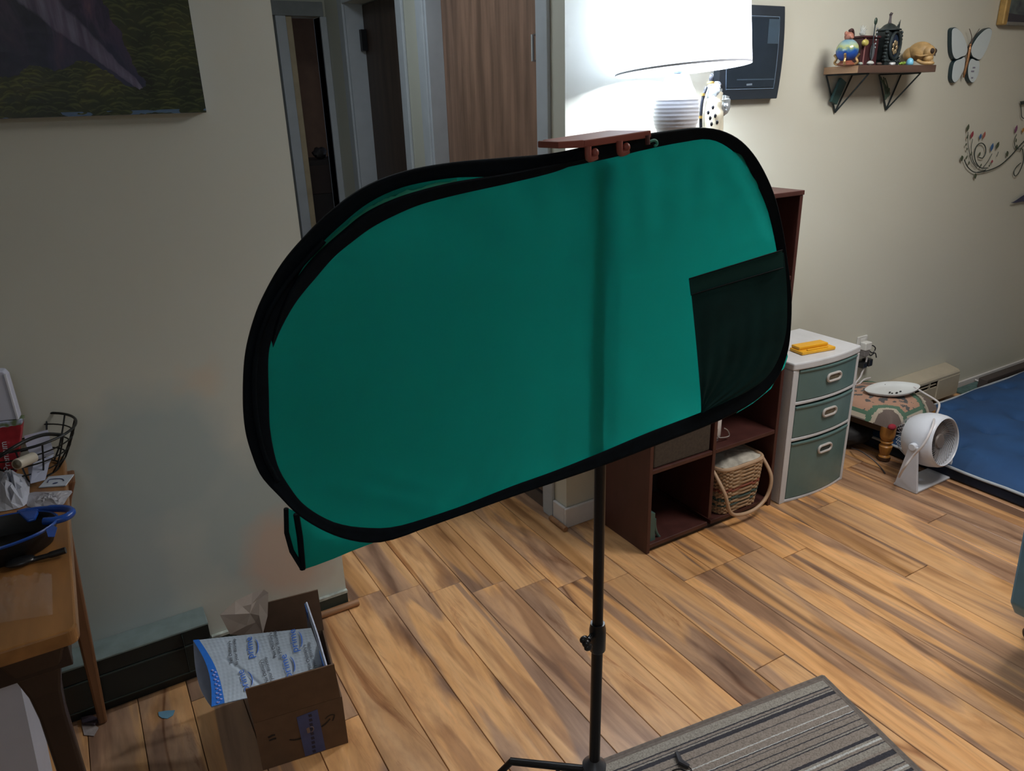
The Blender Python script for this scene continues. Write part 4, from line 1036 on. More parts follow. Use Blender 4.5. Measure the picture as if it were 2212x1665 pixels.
# ------------------------------------------------------------------ striped rug
def rug():
    a = Z(1310, 1641, .008); b = Z(1778, 1461, .008); d = Z(1990, 1668, .008)
    ux = (b-a).normalized(); uy = (d-b).normalized()
    A = b-ux*1.25; o = b
    root = thing('striped_rug', (b.x-.4, b.y-.3, 0), 'low-pile taupe rug with thin dark and pale stripes and grey binding', 'rug')
    L, D = 1.25, 1.6
    mt, nt, bs = nodes('rug_pile')
    # stripes follow uy distance from the front edge; object origin at corner b
    v = coords(nt, 'Object'); g = mathn(nt, 'ADD', 0, 0)
    sp = nt.nodes.new('ShaderNodeSeparateXYZ'); nt.links.new(v, sp.inputs[0])
    nrm = Vector((-ux.y, ux.x, 0)); 
    if nrm.dot(uy) < 0: nrm = -nrm
    wob = noise(nt, v, 90, 2)
    dist = mathn(nt, 'ADD', mathn(nt, 'MULTIPLY', sp.outputs[0], nrm.x), mathn(nt, 'MULTIPLY', sp.outputs[1], nrm.y))
    dist = mathn(nt, 'ADD', dist, mathn(nt, 'MULTIPLY', mathn(nt, 'SUBTRACT', wob.outputs[0], .5), .0035))
    T = (.25, .215, .185); T2 = (.29, .27, .235); K = (.035, .035, .045); K2 = (.07, .065, .07); Wt = (.50, .51, .50)
    st = [(0, T2), (.024, K), (.028, T), (.034, K2), (.037, T2), (.041, K), (.052, T), (.072, K2), (.075, T), (.098, Wt), (.101, T), (.118, Wt), (.120, K), (.1235, T), (.129, K2), (.132, T), (.146, K), (.149, T), (.163, K2), (.166, T2), (.170, K), (.173, T), (.20, K), (.208, T2), (.214, Wt), (.219, T), (.226, K), (.229, T2), (.245, T), (.252, K)]
    r = ramp(nt, mathn(nt, 'DIVIDE', mathn(nt, 'PINGPONG', dist, .26), .26), [(p/.26, c) for p, c in st]); r.color_ramp.interpolation = 'CONSTANT'
    sc = nt.nodes.new('ShaderNodeTexNoise'); sc.inputs['Scale'].default_value = 260; sc.inputs['Detail'].default_value = 3
    nt.links.new(v, sc.inputs[0]); sp2 = ramp(nt, sc.outputs[0], [(.3, (.62, .60, .60)), (.6, (1.05, 1.05, 1.05))])
    c = mix(nt, 1, r.outputs[0], sp2.outputs[0], 'MULTIPLY'); nt.links.new(c, bs.inputs['Base Color']); bs.inputs['Roughness'].default_value = .95
    bump(nt, bs, sc.outputs[0], .5, .003)
    corners = [b, b-ux*L, b-ux*L+uy*D, b+uy*D]
    corners = [Vector((p.x, p.y, .0015)) for p in corners]
    ins = .012
    inn = [b+uy*ins-ux*ins, b-ux*(L-ins)+uy*ins, b-ux*(L-ins)+uy*(D-ins), b-ux*ins+uy*(D-ins)]
    mb = MB(); N1, N2 = 100, 60
    MB().prism([Vector((p.x, p.y, .0015)) for p in inn], (0, 0, .0085)).build('pile', mt, root, loc=(inn[0].x, inn[0].y, 0))
    bd = MB()
    for p, q in zip(corners, corners[1:]+corners[:1]):
        bd.tube([p+Vector((0, 0, .005)), q+Vector((0, 0, .005))], .0062, 8)
    for v_ in bd.v: v_.z = max(v_.z, .001)
    bd.build('binding', mat('rug_binding', (.15, .125, .11), .9, var=.2, scale=80), root, smooth=True)
    iu = [Vector((p.x, p.y, .0015)) for p in corners]
    fr = MB()
    for i in range(4):
        p, q, pi_, qi = corners[i], corners[(i+1) % 4], inn[i], inn[(i+1) % 4]
        fr.add([Vector((p.x, p.y, .0105)), Vector((q.x, q.y, .0105)), Vector((qi.x, qi.y, .0105)), Vector((pi_.x, pi_.y, .0105))], [(0, 1, 2, 3)])
    fr.build('binding', mat('rug_binding', (.15, .125, .11), .9, var=.2, scale=80), root)
rug()
# dark little clip lying on the rug
q0 = Z(1462, 1625, .02); q1 = Z(1470, 1645, .018); q2 = Z(1488, 1655, .016)
cl = thing('dark_clip', (q1.x, q1.y, .01), 'small dark plastic clip lying on the striped rug', 'clip')
MB().tube([q0, q1, q2], [.006, .008, .0055], 8).build('body', mat('slate_plastic', (.045, .045, .055), .4), cl, smooth=True)
MB().tube(smoothpts([Z(1488, 1656, .014), Z(1494, 1663, .013), Z(1490, 1670, .012), Z(1470, 1660, .012), Z(1452, 1664, .012)], 4), .0014, 6).build('cord', BLACKP, cl, smooth=True)

# ------------------------------------------------------------------ painting
def painting():
    x0, x1, z0, z1, y0, y1 = -1.0, .352, 1.548, 2.36, 2.045, 2.079
    root = thing('painting', ((x0+x1)/2, 2.06, z0), 'unframed canvas painting of purple crag above green forest on left wall', 'painting')
    m, nt, b = nodes('painted_landscape'); v = coords(nt, 'Object')
    sp = nt.nodes.new('ShaderNodeSeparateXYZ'); nt.links.new(v, sp.inputs[0]); X = sp.outputs[0]; Zc = sp.outputs[2]
    A_ = lambda a, b: mathn(nt, 'ADD', a, b); M_ = lambda a, b: mathn(nt, 'MULTIPLY', a, b); S_ = lambda a, b: mathn(nt, 'SUBTRACT', a, b)
    rv = coords(nt, 'Object', (3.2, 1, 1.3), rot=(0, math.radians(38), 0)); n1 = noise(nt, rv, 5, 6, .62, .9)
    rock = ramp(nt, n1.outputs[0], [(.32, (.008, .008, .022)), (.45, (.026, .022, .055)), (.55, (.060, .038, .085)), (.66, (.10, .058, .095)), (.78, (.15, .15, .25))])
    c = rock.outputs[0]
    hz = ramp(nt, M_(Zc, 4), [(.25, (.8, .8, .8)), (.9, (0, 0, 0))]); c = mix(nt, hz.outputs[0], c, (.018, .030, .075))
    lf = ramp(nt, X, [(.24, (.75, .75, .75)), (.40, (0, 0, 0))]); c = mix(nt, lf.outputs[0], c, (.008, .012, .026))
    nd = noise(nt, rv, 9, 5)
    d = A_(A_(M_(S_(X, .535), .726), M_(S_(Zc, .06), .688)), M_(S_(nd.outputs[0], .5), .022))
    wd = A_(M_(S_(Zc, .05), .15), .006); sf = ramp(nt, mathn(nt, 'DIVIDE', mathn(nt, 'ABSOLUTE', d), wd), [(.0, (.75, .75, .75)), (.8, (.55, .55, .55)), (1.0, (0, 0, 0))])
    stv = coords(nt, 'Object', (26, 1, 2), rot=(0, math.radians(-43), 0)); sn_ = noise(nt, stv, 3, 4); sc_ = ramp(nt, sn_.outputs[0], [(.35, (.09, .075, .14)), (.6, (.20, .19, .29))])
    c = mix(nt, sf.outputs[0], c, sc_.outputs[0])
    # foliage of short arching dabs
    wob = noise(nt, v, 10, 2); va = nt.nodes.new('ShaderNodeVectorMath'); va.operation = 'MULTIPLY_ADD'; nt.links.new(wob.outputs['Color'], va.inputs[0]); va.inputs[1].default_value = (.05, 0, .05); nt.links.new(v, va.inputs[2])
    def dabs(sx, sz, off):
        mp_ = nt.nodes.new('ShaderNodeMapping'); mp_.inputs['Scale'].default_value = (sx, 0, sz); mp_.inputs['Location'].default_value = off; nt.links.new(va.outputs[0], mp_.inputs[0])
        vo = nt.nodes.new('ShaderNodeTexVoronoi'); vo.inputs['Scale'].default_value = 1; nt.links.new(mp_.outputs[0], vo.inputs['Vector'])
        lc = nt.nodes.new('ShaderNodeVectorMath'); lc.operation = 'SUBTRACT'; nt.links.new(mp_.outputs[0], lc.inputs[0]); nt.links.new(vo.outputs['Position'], lc.inputs[1])
        q = nt.nodes.new('ShaderNodeSeparateXYZ'); nt.links.new(lc.outputs[0], q.inputs[0])
        zz = A_(q.outputs[2], .30); r_ = mathn(nt, 'SQRT', A_(M_(q.outputs[0], q.outputs[0]), M_(zz, zz)))
        return ramp(nt, mathn(nt, 'ABSOLUTE', S_(r_, .46)), [(0, (1, 1, 1)), (.05, (.8, .8, .8)), (.13, (0, 0, 0))]).outputs[0], zz, vo
    d1_, z1_, vo = dabs(26, 44, (0, 0, 0)); d2_, z2_, _v = dabs(40, 64, (5, 0, 3))
    gt = lambda z_: ramp(nt, z_, [(.12, (0, 0, 0)), (.34, (1, 1, 1))]).outputs[0]
    d1_ = M_(d1_, gt(z1_)); d2_ = M_(d2_, gt(z2_))
    big = noise(nt, v, 7, 4, .6); und = ramp(nt, big.outputs[0], [(.35, (.008, .012, .010)), (.5, (.020, .030, .015)), (.65, (.045, .050, .020))])
    hi = ramp(nt, big.outputs[0], [(.35, (.032, .045, .028)), (.5, (.070, .092, .032)), (.65, (.12, .14, .035))])
    fol = mix(nt, M_(mathn(nt, 'MAXIMUM', d1_, M_(d2_, .7)), .85), und.outputs[0], hi.outputs[0])
    nb = noise(nt, v, 24, 4); nbv = M_(S_(nb.outputs[0], .5), .05)
    def hump(x0_, w_, h_):
        t_ = mathn(nt, 'DIVIDE', S_(X, x0_), w_); return M_(mathn(nt, 'POWER', 2.718, M_(M_(t_, t_), -1)), h_)
    top_ = A_(A_(.072, hump(.434, .045, .045)), A_(hump(.335, .05, .030), hump(.535, .025, -.018)))
    low = mathn(nt, 'LESS_THAN', A_(Zc, nbv), top_)
    right = mathn(nt, 'GREATER_THAN', A_(A_(X, nbv), M_(Zc, .30)), .568)
    c = mix(nt, mathn(nt, 'MAXIMUM', low, right), c, fol)
    ns = noise(nt, coords(nt, 'Object', (1, 1, 3)), 22, 2); e = M_(M_(mathn(nt, 'GREATER_THAN', ns.outputs[0], .56), mathn(nt, 'LESS_THAN', Zc, .010)), .8)
    c = mix(nt, e, c, (.09, .17, .32)); arch = vo
    nt.links.new(c, b.inputs['Base Color']); b.inputs['Roughness'].default_value = .35
    bump(nt, b, arch.outputs['Distance'], .25, .002)
    box3('canvas_edge', (x0, y0+.002, z0), (x1, y1, z1), mat('canvas_edge_paint', (.28, .31, .36), .7, var=.3, scale=9), root, bevel=.002)
    mb = MB().box((x0+.001, y0, z0+.001), (x1-.001, y0+.0018, z1-.001)); mb.build('canvas_face', m, root, loc=((x0+x1)/2, y0, z0))
painting()
#SECTION3
# ------------------------------------------------------------------ wall shelf and what stands on it
SX0, SX1, SY0, SZ = 2.655, 3.146, 1.93, 1.642
def wall_shelf():
    root = thing('wall_shelf', ((SX0+SX1)/2, 2.0, 1.615), 'small dark wooden wall shelf on two black wire brackets, crowded with ornaments', 'shelf')
    box3('board', (SX0, SY0, 1.6155), (SX1, 2.0795, SZ), mat('walnut_board', (.085, .050, .038), .45, var=.2, scale=6, stretch=(1, 6, 6)), root, bevel=.0015)
    box3('lit_end', (SX0-.0018, SY0+.0005, 1.616), (SX0-.0002, 2.079, SZ-.0005), mat('lamplit_board_end', (.36, .22, .12), .6), root, bevel=0)  # left end face in a paler colour that stands for lamplight on it
    for ax, x0, x1 in ((2.743, 2.665, 2.822), (3.071, 2.993, 3.147)):
        apex = Vector((ax, 2.074, 1.475)); zt = 1.613
        x1 = min(x1, SX1-.006)
        MB().tube([apex, Vector((x0, 2.074, zt))], .0032, 8).tube([apex, Vector((x1, 2.074, zt))], .0032, 8).tube([apex, Vector((ax-.005, SY0+.012, zt))], .0032, 8).tube([Vector((x0, 2.074, zt)), Vector((ax-.005, SY0+.012, zt)), Vector((x1, 2.074, zt))], .0028, 8).build('bracket', BRACKETM, root, smooth=True)
wall_shelf()
Ps = lambda x, y, Y=2.0: W(x, y, 1, Y)
gs = MB(); gs.prism([Ps(1818, 168, 2.06), Ps(1829, 178, 2.06), Ps(1808, 226, 2.06), Ps(1796, 219, 2.06)], (0, .012, 0))
tag(gs.build('green_ruler', mat('bottle_green', (.03, .075, .07), .5, var=.2, scale=30), bevel=.001), 'dark green ruler-like strip wedged in the left shelf bracket', 'strip')
gv = MB()
rnd = random.Random(3)
for k in range(7):
    p = Ps(1908+rnd.uniform(-6, 4), 166+rnd.uniform(0, 6), 2.05); q = Ps(1914+rnd.uniform(-6, 8), 200+rnd.uniform(-12, 16), 2.055)
    mid = (p+q)/2+Vector((rnd.uniform(-.014, .014), 0, 0)); gv.tube(smoothpts([p, mid, q], 4), .0022, 6)
    gv.ell(q, (.008, .003, .010), 8, 6)
tag(gv.build('dried_sprig', mat('dull_green', (.05, .085, .06), .8, var=.4, scale=60), smooth=True), 'dull green sprig hanging in the right shelf bracket', 'sprig')

def shelf_items():
    GOLD = mat('worn_gold', (.50, .33, .15), .3, .6, var=.25, scale=40)
    z0 = SZ+.0005
    # blue globe pot with monkey lid
    cx = Ps(1829, 120, 1.975).x; c = Vector((cx, 1.975, z0))
    root = thing('globe_pot', c, 'round blue and pale green glass pot on gilt feet, leftmost on wall shelf', 'pot')
    m, nt, b = nodes('blue_green_glaze'); v = coords(nt, 'Object'); sp = nt.nodes.new('ShaderNodeSeparateXYZ'); nt.links.new(v, sp.inputs[0])
    nn = noise(nt, v, 60, 3); hh = mathn(nt, 'ADD', mathn(nt, 'MULTIPLY', sp.outputs[2], 12), mathn(nt, 'MULTIPLY', mathn(nt, 'SUBTRACT', nn.outputs[0], .5), .35))
    r = ramp(nt, hh, [(.15, (.01, .05, .26)), (.42, (.015, .07, .30)), (.52, (.10, .22, .26)), (.62, (.40, .45, .18)), (.75, (.28, .40, .34)), (.95, (.12, .28, .42))])
    nt.links.new(r.outputs[0], b.inputs['Base Color']); b.inputs['Roughness'].default_value = .08
    MB().ell(c+Vector((0, 0, .052)), (.040, .040, .040), 28, 18).build('globe', m, root, smooth='all')
    MB().lathe([(.026, 0), (.032, .003), (.032, .008), (.024, .012), (.020, .018)], c, 24).build('base', mat('dark_red_gilt', (.22, .07, .04), .35), root, smooth=True)
    for k in range(4):
        a = k*PI/2+.5; d = Vector((math.cos(a), math.sin(a), 0)); p = c+d*.030
        MB().tube(smoothpts([p+Vector((0, 0, .004)), p+d*.010+Vector((0, 0, .012)), p+d*.004+Vector((0, 0, .026)), p+d*.014+Vector((0, 0, .040))], 4), .0045, 8).build('foot', GOLD, root, smooth=True)
    t = c+Vector((0, 0, .100))
    PK = mat('terracotta_pink', (.38, .16, .11), .5, var=.2, scale=50)
    MB().ell(t, (.017, .016, .016), 14, 10).build('figure_head', PK, root, smooth=True)
    MB().ell(t+Vector((-.018, 0, .010)), (.007, .006, .008), 10, 7).build('figure_ear', PK, root, smooth=True)
    MB().tube(smoothpts([t+Vector((-.006, -.004, .018)), t+Vector((.008, -.004, .022)), t+Vector((.022, 0, .010)), t+Vector((.024, 0, -.004))], 5), .0055, 8).build('figure_cap', mat('dark_plum', (.05, .02, .02), .5), root, smooth=True)
    MB().ell(t+Vector((-.004, -.016, -.004)), (.009, .006, .006), 10, 7).build('figure_muzzle', PK, root, smooth=True)
    # dark cabinet clock with yellow print and glass ornament on it
    bx0 = Ps(1858, 130, 1.99).x; bx1 = Ps(1893, 130, 1.99).x
    root = thing('cabinet_clock', ((bx0+bx1)/2, 2.02, z0), 'small dark maroon cabinet with oval glass between blue pot and ornate clock', 'cabinet')
    MAR = mat('maroon_lacquer', (.055, .018, .022), .35)
    box3('case', (bx0, 1.99, z0), (bx1, 2.055, z0+.098), MAR, root, bevel=.002)
    box3('cornice', (bx0-.004, 1.984, z0+.0985), (bx1+.004, 2.058, z0+.106), MAR, root, bevel=.002)
    box3('pilaster', (bx0+.010, 1.985, z0+.004), (bx0+.016, 1.9895, z0+.097), mat('rose_pilaster', (.26, .12, .12), .4), root, bevel=.001)
    MB().lathe([(0, 0), (.013, 0), (.014, .002), (.011, .003), (0, .003)], (0, 0, 0), 20, Matrix.Translation(((bx0+bx1)/2+.014, 1.989, z0+.05)) @ Matrix.Rotation(PI/2, 4, 'X') @ Matrix.Diagonal((1, 2.2, 1, 1))).build('oval_glass', mat('smoky_glass', (.10, .11, .13), .1), root, smooth=True)
    lb = MB().ell((bx0-.004, 1.975, z0+.080), (.018, .010, .012), 14, 9)
    lb.build('yellow_medallion', mat('yellow_pink_enamel', (.50, .44, .12), .3, var=.35, scale=60), root, smooth=True)
    gx = bx0+.022
    g = thing('glass_bird', (gx, 2.01, z0+.106), 'clear sparkling glass ornament on top of the maroon cabinet', 'ornament')
    gm, nt, b = nodes('clear_crystal'); b.inputs['Base Color'].default_value = (.85, .9, .9, 1); b.inputs['Roughness'].default_value = .06; b.inputs['Transmission Weight'].default_value = .6
    MB().ell((gx, 2.01, z0+.1155), (.016, .009, .009), 10, 6).build('body', gm, g)
    for k in range(4):
        a = .5+k*.5; MB().tube([Vector((gx-.004, 2.01, z0+.118)), Vector((gx-.004+.030*math.cos(a), 2.01, z0+.118+.026*math.sin(a)))], [.005, .0015], 6).build('feather', gm, g)
    # ornate dark frame
    fx = Ps(1921, 105, 1.985).x; c = Vector((fx, 1.985, z0))
    root = thing('ornate_clock', c, 'tall dark ornate mantel piece with oval window and spiky finials, centre of shelf', 'clock')
    PW_ = mat('dark_pewter', (.035, .048, .052), .4, .5, var=.35, scale=60)
    hw = .044
    MB().box((fx-hw, 1.965, z0), (fx+hw, 2.03, z0+.016)).build('plinth', PW_, root, bevel=.003)
    zc = z0+.072
    pts = [Vector((fx+.006+.031*math.cos(a), 1.966, zc+.048*math.sin(a))) for a in [2*PI*k/32 for k in range(32)]]
    MB().tube(pts, .0062, 8, closed=True).build('oval_rim', PW_, root, smooth=True)
    MB().prism([p+Vector((0, .004, 0)) for p in pts], (0, .006, 0)).build('oval_face', mat('night_blue_face', (.015, .025, .05), .15), root)
    pl = Vector((fx+.002, 1.958, zc-.008))
    pc = MB()
    for k in range(7):
        a = k*.9; pc.ell(pl+Vector((.011*math.cos(a)-.004, .002, .018*math.sin(a))), (.007, .003, .009), 8, 6)
    pc.build('gilt_scrollwork', mat('dull_gilt', (.28, .22, .13), .4, .5), root, smooth=True)
    MB().box((fx-hw+.002, 1.972, z0+.0165), (fx+hw-.002, 2.025, z0+.125)).build('body', PW_, root, bevel=.006)
    lm = MB()
    rr = random.Random(11)
    for s_ in (-1, 1):
        for k in range(9):
            z = z0+.018+k*.0125; lm.ell((fx+s_*(hw-.001+rr.uniform(-.003, .003)), 1.972, z), (rr.uniform(.005, .009), .009, .007), 8, 6)
    for k in range(12):
        lm.ell((fx-hw+k*.008, 1.968, z0+.014+rr.uniform(-.004, .004)), (.007, .008, .006), 8, 6)
    lm.build('moulding', PW_, root, smooth=True)
    MB().lathe([(.046, 0), (.046, .004), (.030, .010), (.020, .020), (.008, .026), (.001, .028)], (fx, 1.998, z0+.1255), 24).build('dome', PW_, root, smooth=True)
    fg = MB(); t = Vector((fx, 1.998, z0+.150))
    fg.tube([t, t+Vector((0, 0, .016)), t+Vector((.001, 0, .030))], [.007, .0045, .004], 8); fg.ell(t+Vector((.001, 0, .035)), (.0045, .0045, .0055), 8, 6); fg.tube([t+Vector((0, 0, .02)), t+Vector((-.008, 0, .034))], .002, 6).tube([t+Vector((0, 0, .022)), t+Vector((.010, 0, .038))], .002, 6)
    fg.build('finial_figure', mat('pewter_figure', (.10, .085, .09), .4, .4), root, smooth=True)
    for (dx, hgt) in ((.030, .018), (.036, .028), (.042, .034), (.026, .012)):
        MB().tube([Vector((fx+dx, 1.985, z0+.12)), Vector((fx+dx+.004, 1.985, z0+.13+hgt))], [.0028, .0010], 6).build('spike', PW_, root, smooth=True)
    # spoon like ornament and chain beside
    sx_ = Ps(1889, 50, 1.98).x
    so = thing('ornament_spoon', (sx_, 1.98, z0), 'thin dark stand with leaf-shaped top and hanging beads, left of ornate clock', 'ornament')
    top = Ps(1892, 46, 1.975); b_ = Vector((top.x-.002, 1.975, z0))
    MB().tube([b_, Vector((top.x-.001, 1.975, top.z-.012))], .0022, 8).build('stem', PW_, so, smooth=True)
    MB().ell(top, (.0085, .004, .013), 12, 9).build('leaf_top', mat('green_bronze', (.04, .07, .055), .4, .4), so, smooth=True)
    MB().lathe([(.010, 0), (.012, .002), (.004, .006), (.002, .008)], (b_.x, 1.975, z0), 14).build('foot', PW_, so, smooth=True)
    for k in range(6):
        MB().ell((top.x+.006, 1.968, top.z-.026-k*.013), (.0034, .0034, .0046), 8, 6).build('bead', mat('silver_bead', (.35, .38, .4), .2, .7), so, smooth=True)
    # skull
    q = Ps(1990, 150, 1.985); c = Vector((q.x, 1.985, z0))
    root = thing('small_skull', c, 'small yellowed resin skull facing right at the right end of shelf', 'skull')
    BN = mat('aged_bone', (.40, .26, .11), .5, var=.35, scale=35, bmp=.2); DK = mat('skull_socket', (.035, .02, .012), .8); 
    def cran(d):
        k = 1
        if d.x > .3 and d.z < 0: k -= .12*(d.x-.3)
        return k
    MB().ell(c+Vector((-.014, .004, .048)), (.043, .033, .034), 28, 18, fn=cran).ell(c+Vector((-.045, .004, .040)), (.028, .026, .026), 18, 12).build('cranium', BN, root, smooth='all')
    MB().ell(c+Vector((.016, -.001, .045)), (.022, .026, .024), 18, 12).ell(c+Vector((.018, -.002, .024)), (.018, .020, .014), 16, 10).build('face', BN, root, smooth='all')
    for s_ in (-1, 1):
        MB().ell(c+Vector((.0325, -.001+s_*.0130, .047)), (.0085, .0090, .0095), 12, 8).build('eye_socket', DK, root, smooth=True)
        MB().tube(smoothpts([c+Vector((.020, s_*.022, .034)), c+Vector((.0, s_*.030, .032)), c+Vector((-.018, s_*.029, .036))], 4), .0032, 8).build('cheekbone', BN, root, smooth=True)
    MB().prism([c+Vector((.0375, -.004, .030)), c+Vector((.0375, .004, .030)), c+Vector((.0385, 0, .042))], (.003, 0, 0)).build('nose_hole', DK, root)
    MB().tube(smoothpts([c+Vector((-.012, -.020, .018)), c+Vector((.006, -.019, .0085)), c+Vector((.030, -.012, .0065)), c+Vector((.035, 0, .0065)), c+Vector((.030, .012, .0065)), c+Vector((.006, .019, .0085)), c+Vector((-.012, .020, .018))], 5), .0062, 8).build('jaw', BN, root, smooth=True)
    for k in range(9):
        a = (-1+k/4)*.9; MB().box((-.0018, -.0012, 0), (.0018, .0012, .006), Matrix.Translation((c.x+.036*math.cos(a)+.001-.002, c.y+.017*math.sin(a), z0+.0125)) @ Matrix.Rotation(a, 4, 'Z')).build('tooth', mat('tooth_ivory', (.5, .38, .22), .4), root)
    root.rotation_euler = (0, 0, math.radians(-76)); root.scale = (1.1, 1.1, 1.1)
    # little things along the front edge
    def small(name, px, Y, fn, mt, label, cat):
        p = Ps(px, 150, Y); p.z = z0; mb = MB(); fn(mb, p); tag(mb.build(name, mt, smooth='all'), label, cat)
    small('blue_bell', 1963, 1.945, lambda mb, p: mb.lathe([(.013, 0), (.0135, .008), (.0125, .016), (.009, .022), (.004, .0255), (.0005, .026)], p, 20), mat('sky_blue_glaze', (.18, .50, .72), .25, var=.04), 'small sky blue dome in front of the skull', 'dome')
    small('white_block', 1926, 1.94, lambda mb, p: mb.box((p.x-.013, p.y-.006, p.z), (p.x+.010, p.y+.006, p.z+.009)), mat('white_chalk', (.65, .68, .70), .5), 'small white block on the front of the wall shelf', 'block')
    def frog(mb, p):
        mb.ell(p+Vector((0, 0, .006)), (.012, .007, .006), 14, 8); mb.ell(p+Vector((.011, -.001, .008)), (.007, .006, .0055), 12, 8); mb.ell(p+Vector((-.012, .001, .0045)), (.007, .005, .0045), 10, 7)
    small('green_frog', 1947, 1.938, frog, mat('green_yellow_glaze', (.18, .30, .04), .3, var=.6, scale=120), 'tiny green and yellow figurine lying on the front of the wall shelf', 'figurine')
    small('seashell', 1878, 1.945, lambda mb, p: mb.ell(p+Vector((0, 0, .005)), (.019, .010, .011), 18, 10, fn=lambda d: (1+.06*math.sin(9*math.atan2(d.y, d.x)))*(.5 if d.z < -.3 else 1)), mat('shell_grey', (.45, .48, .47), .4, var=.2, scale=40), 'pale grey ribbed seashell in front of the maroon cabinet', 'shell')
    small('pebble', 1857, 1.945, lambda mb, p: mb.ell(p+Vector((0, 0, .0055)), (.009, .008, .0058), 14, 9), mat('pale_green_stone', (.33, .40, .36), .4), 'pale green pebble beside the blue pot', 'pebble')
    small('brown_pebble', 1897, 1.945, lambda mb, p: mb.ell(p+Vector((0, 0, .0048)), (.014, .008, .005), 14, 9), mat('brown_stone', (.09, .06, .05), .6), 'flat dark brown stone before the ornate clock', 'stone')
shelf_items()

# ------------------------------------------------------------------ butterfly mirror
def butterfly():
    Y = 2.0795; Pb = lambda x, y, Yy=2.060: W(x, y, 1, Yy)
    root = thing('butterfly_mirror', Pb(2095, 115), 'butterfly wall mirror with four pale wings and a copper body', 'mirror')
    mm, nt, b = nodes('wing_mirror'); b.inputs['Base Color'].default_value = (.52, .60, .63, 1); b.inputs['Metallic'].default_value = .0; b.inputs['Roughness'].default_value = .25
    EG = mat('teal_black_edge', (.012, .03, .038), .35)
    w1 = [(2090,107),(2086,90),(2078,72),(2068,61),(2061,59),(2056,64),(2055,78),(2055,100),(2057,118),(2064,129),(2076,124),(2086,120)]
    w2 = [(2084,123),(2076,126),(2064,131),(2059,140),(2056,158),(2056,172),(2061,179),(2068,174),(2077,160),(2083,145)]
    w3 = [(2096,108),(2103,92),(2114,76),(2128,63),(2138,60),(2143,67),(2140,82),(2134,100),(2126,117),(2116,130),(2106,127),(2099,122)]
    w4 = [(2098,126),(2108,130),(2115,132),(2115,148),(2112,163),(2104,177),(2098,179),(2092,170),(2090,155),(2092,138)]
    for i, wg in enumerate((w1, w2, w3, w4)):
        pts = smoothpts([Pb(x, y, 2.062) for x, y in wg], 4, True); c = sum(pts, Vector())/len(pts)
        o = MB().prism([Vector((p.x, 2.062, p.z)) for p in pts], (0, .0172, 0)).build('wing', EG, root, bevel=.001)
        MB().prism([Vector((c.x+(p.x-c.x)*.955, 2.0618, c.z+(p.z-c.z)*.955)) for p in pts], (0, -.0022, 0)).build('mirror_pane', mm, o, bevel=.0008)
        if i == 3:
            for k, (x, y, s) in enumerate(((2104, 146, .010), (2101, 154, .012), (2100, 168, .008))):
                q = Pb(x, y, 2.0592); MB().box((q.x-s, 2.0588, q.z-.003), (q.x+s, 2.0595, q.z+.003)).build('reflected_print', mat('violet_reflection', (.20, .19, .27), .4), o)  # reflection in the mirror wing, put in as small coloured bars
    CU = mat('copper_body', (.33, .17, .08), .35, .6, var=.2, scale=40)
    MB().tube(smoothpts([Pb(2096, 98, 2.056), Pb(2094, 110, 2.055), Pb(2089, 135, 2.055), Pb(2083, 160, 2.057), Pb(2082, 167, 2.058)], 5), [.0042]*3+[.0062]*8+[.0055]*5+[.0035]*5, 12).build('body', CU, root, smooth=True)
    MB().ell(Pb(2096, 97, 2.056), .0062, 12, 8).build('head', CU, root, smooth=True)
    for pts in ([(2097, 95), (2099, 80), (2096, 68), (2094, 62)], [(2098, 95), (2104, 80), (2112, 68), (2116, 62)]):
        MB().tube(smoothpts([Pb(x, y, 2.056) for x, y in pts], 5), .0013, 6).build('antenna', mat('dark_copper', (.10, .06, .05), .4, .4), root, smooth=True)
butterfly()

# gilt frame, top right
def gilt_frame():
    Pg = lambda x, y: W(x, y, 1, 2.06)
    a = Pg(2160, 52); x0, z0 = a.x, a.z-.004
    root = thing('gilt_picture', (x0+.25, 2.06, z0), 'dark landscape print in thin gilt frame, cut by top right corner', 'picture')
    GL = mat('gilt_wood', (.42, .27, .09), .4, .3, var=.2, scale=30)
    w = .033; x1 = x0+.50; z1 = z0+.40; y = 2.045
    for lo, hi in (((x0, y, z0), (x0+w, 2.079, z1)), ((x1-w, y, z0), (x1, 2.079, z1)), ((x0+w+.0003, y, z1-w), (x1-w-.0003, 2.079, z1))): box3('frame_rail', lo, hi, GL, root, bevel=.006)
    box3('frame_rail', (x0+w+.0003, y, z0), (x1-w-.0003, 2.079, z0+.014), mat('grey_gilt', (.17, .17, .16), .4), root, bevel=.003)
    m, nt, b = nodes('print_landscape'); v = coords(nt, 'Object', (1, 1, 1)); n = noise(nt, v, 9, 4)
    sp = nt.nodes.new('ShaderNodeSeparateXYZ'); nt.links.new(v, sp.inputs[0])
    c = ramp(nt, n.outputs[0], [(.35, (.03, .04, .055)), (.5, (.09, .12, .12)), (.65, (.17, .22, .20))])
    d = mix(nt, mathn(nt, 'LESS_THAN', mathn(nt, 'ADD', sp.outputs[2], mathn(nt, 'MULTIPLY', sp.outputs[0], .05)), .028), c.outputs[0], (.03, .028, .045))
    nt.links.new(d, b.inputs['Base Color']); b.inputs['Roughness'].default_value = .2
    MB().box((x0+w*.9, 2.058, z0+.012), (x1-w*.9, 2.072, z1-w*.9)).build('print', m, root)
gilt_frame()

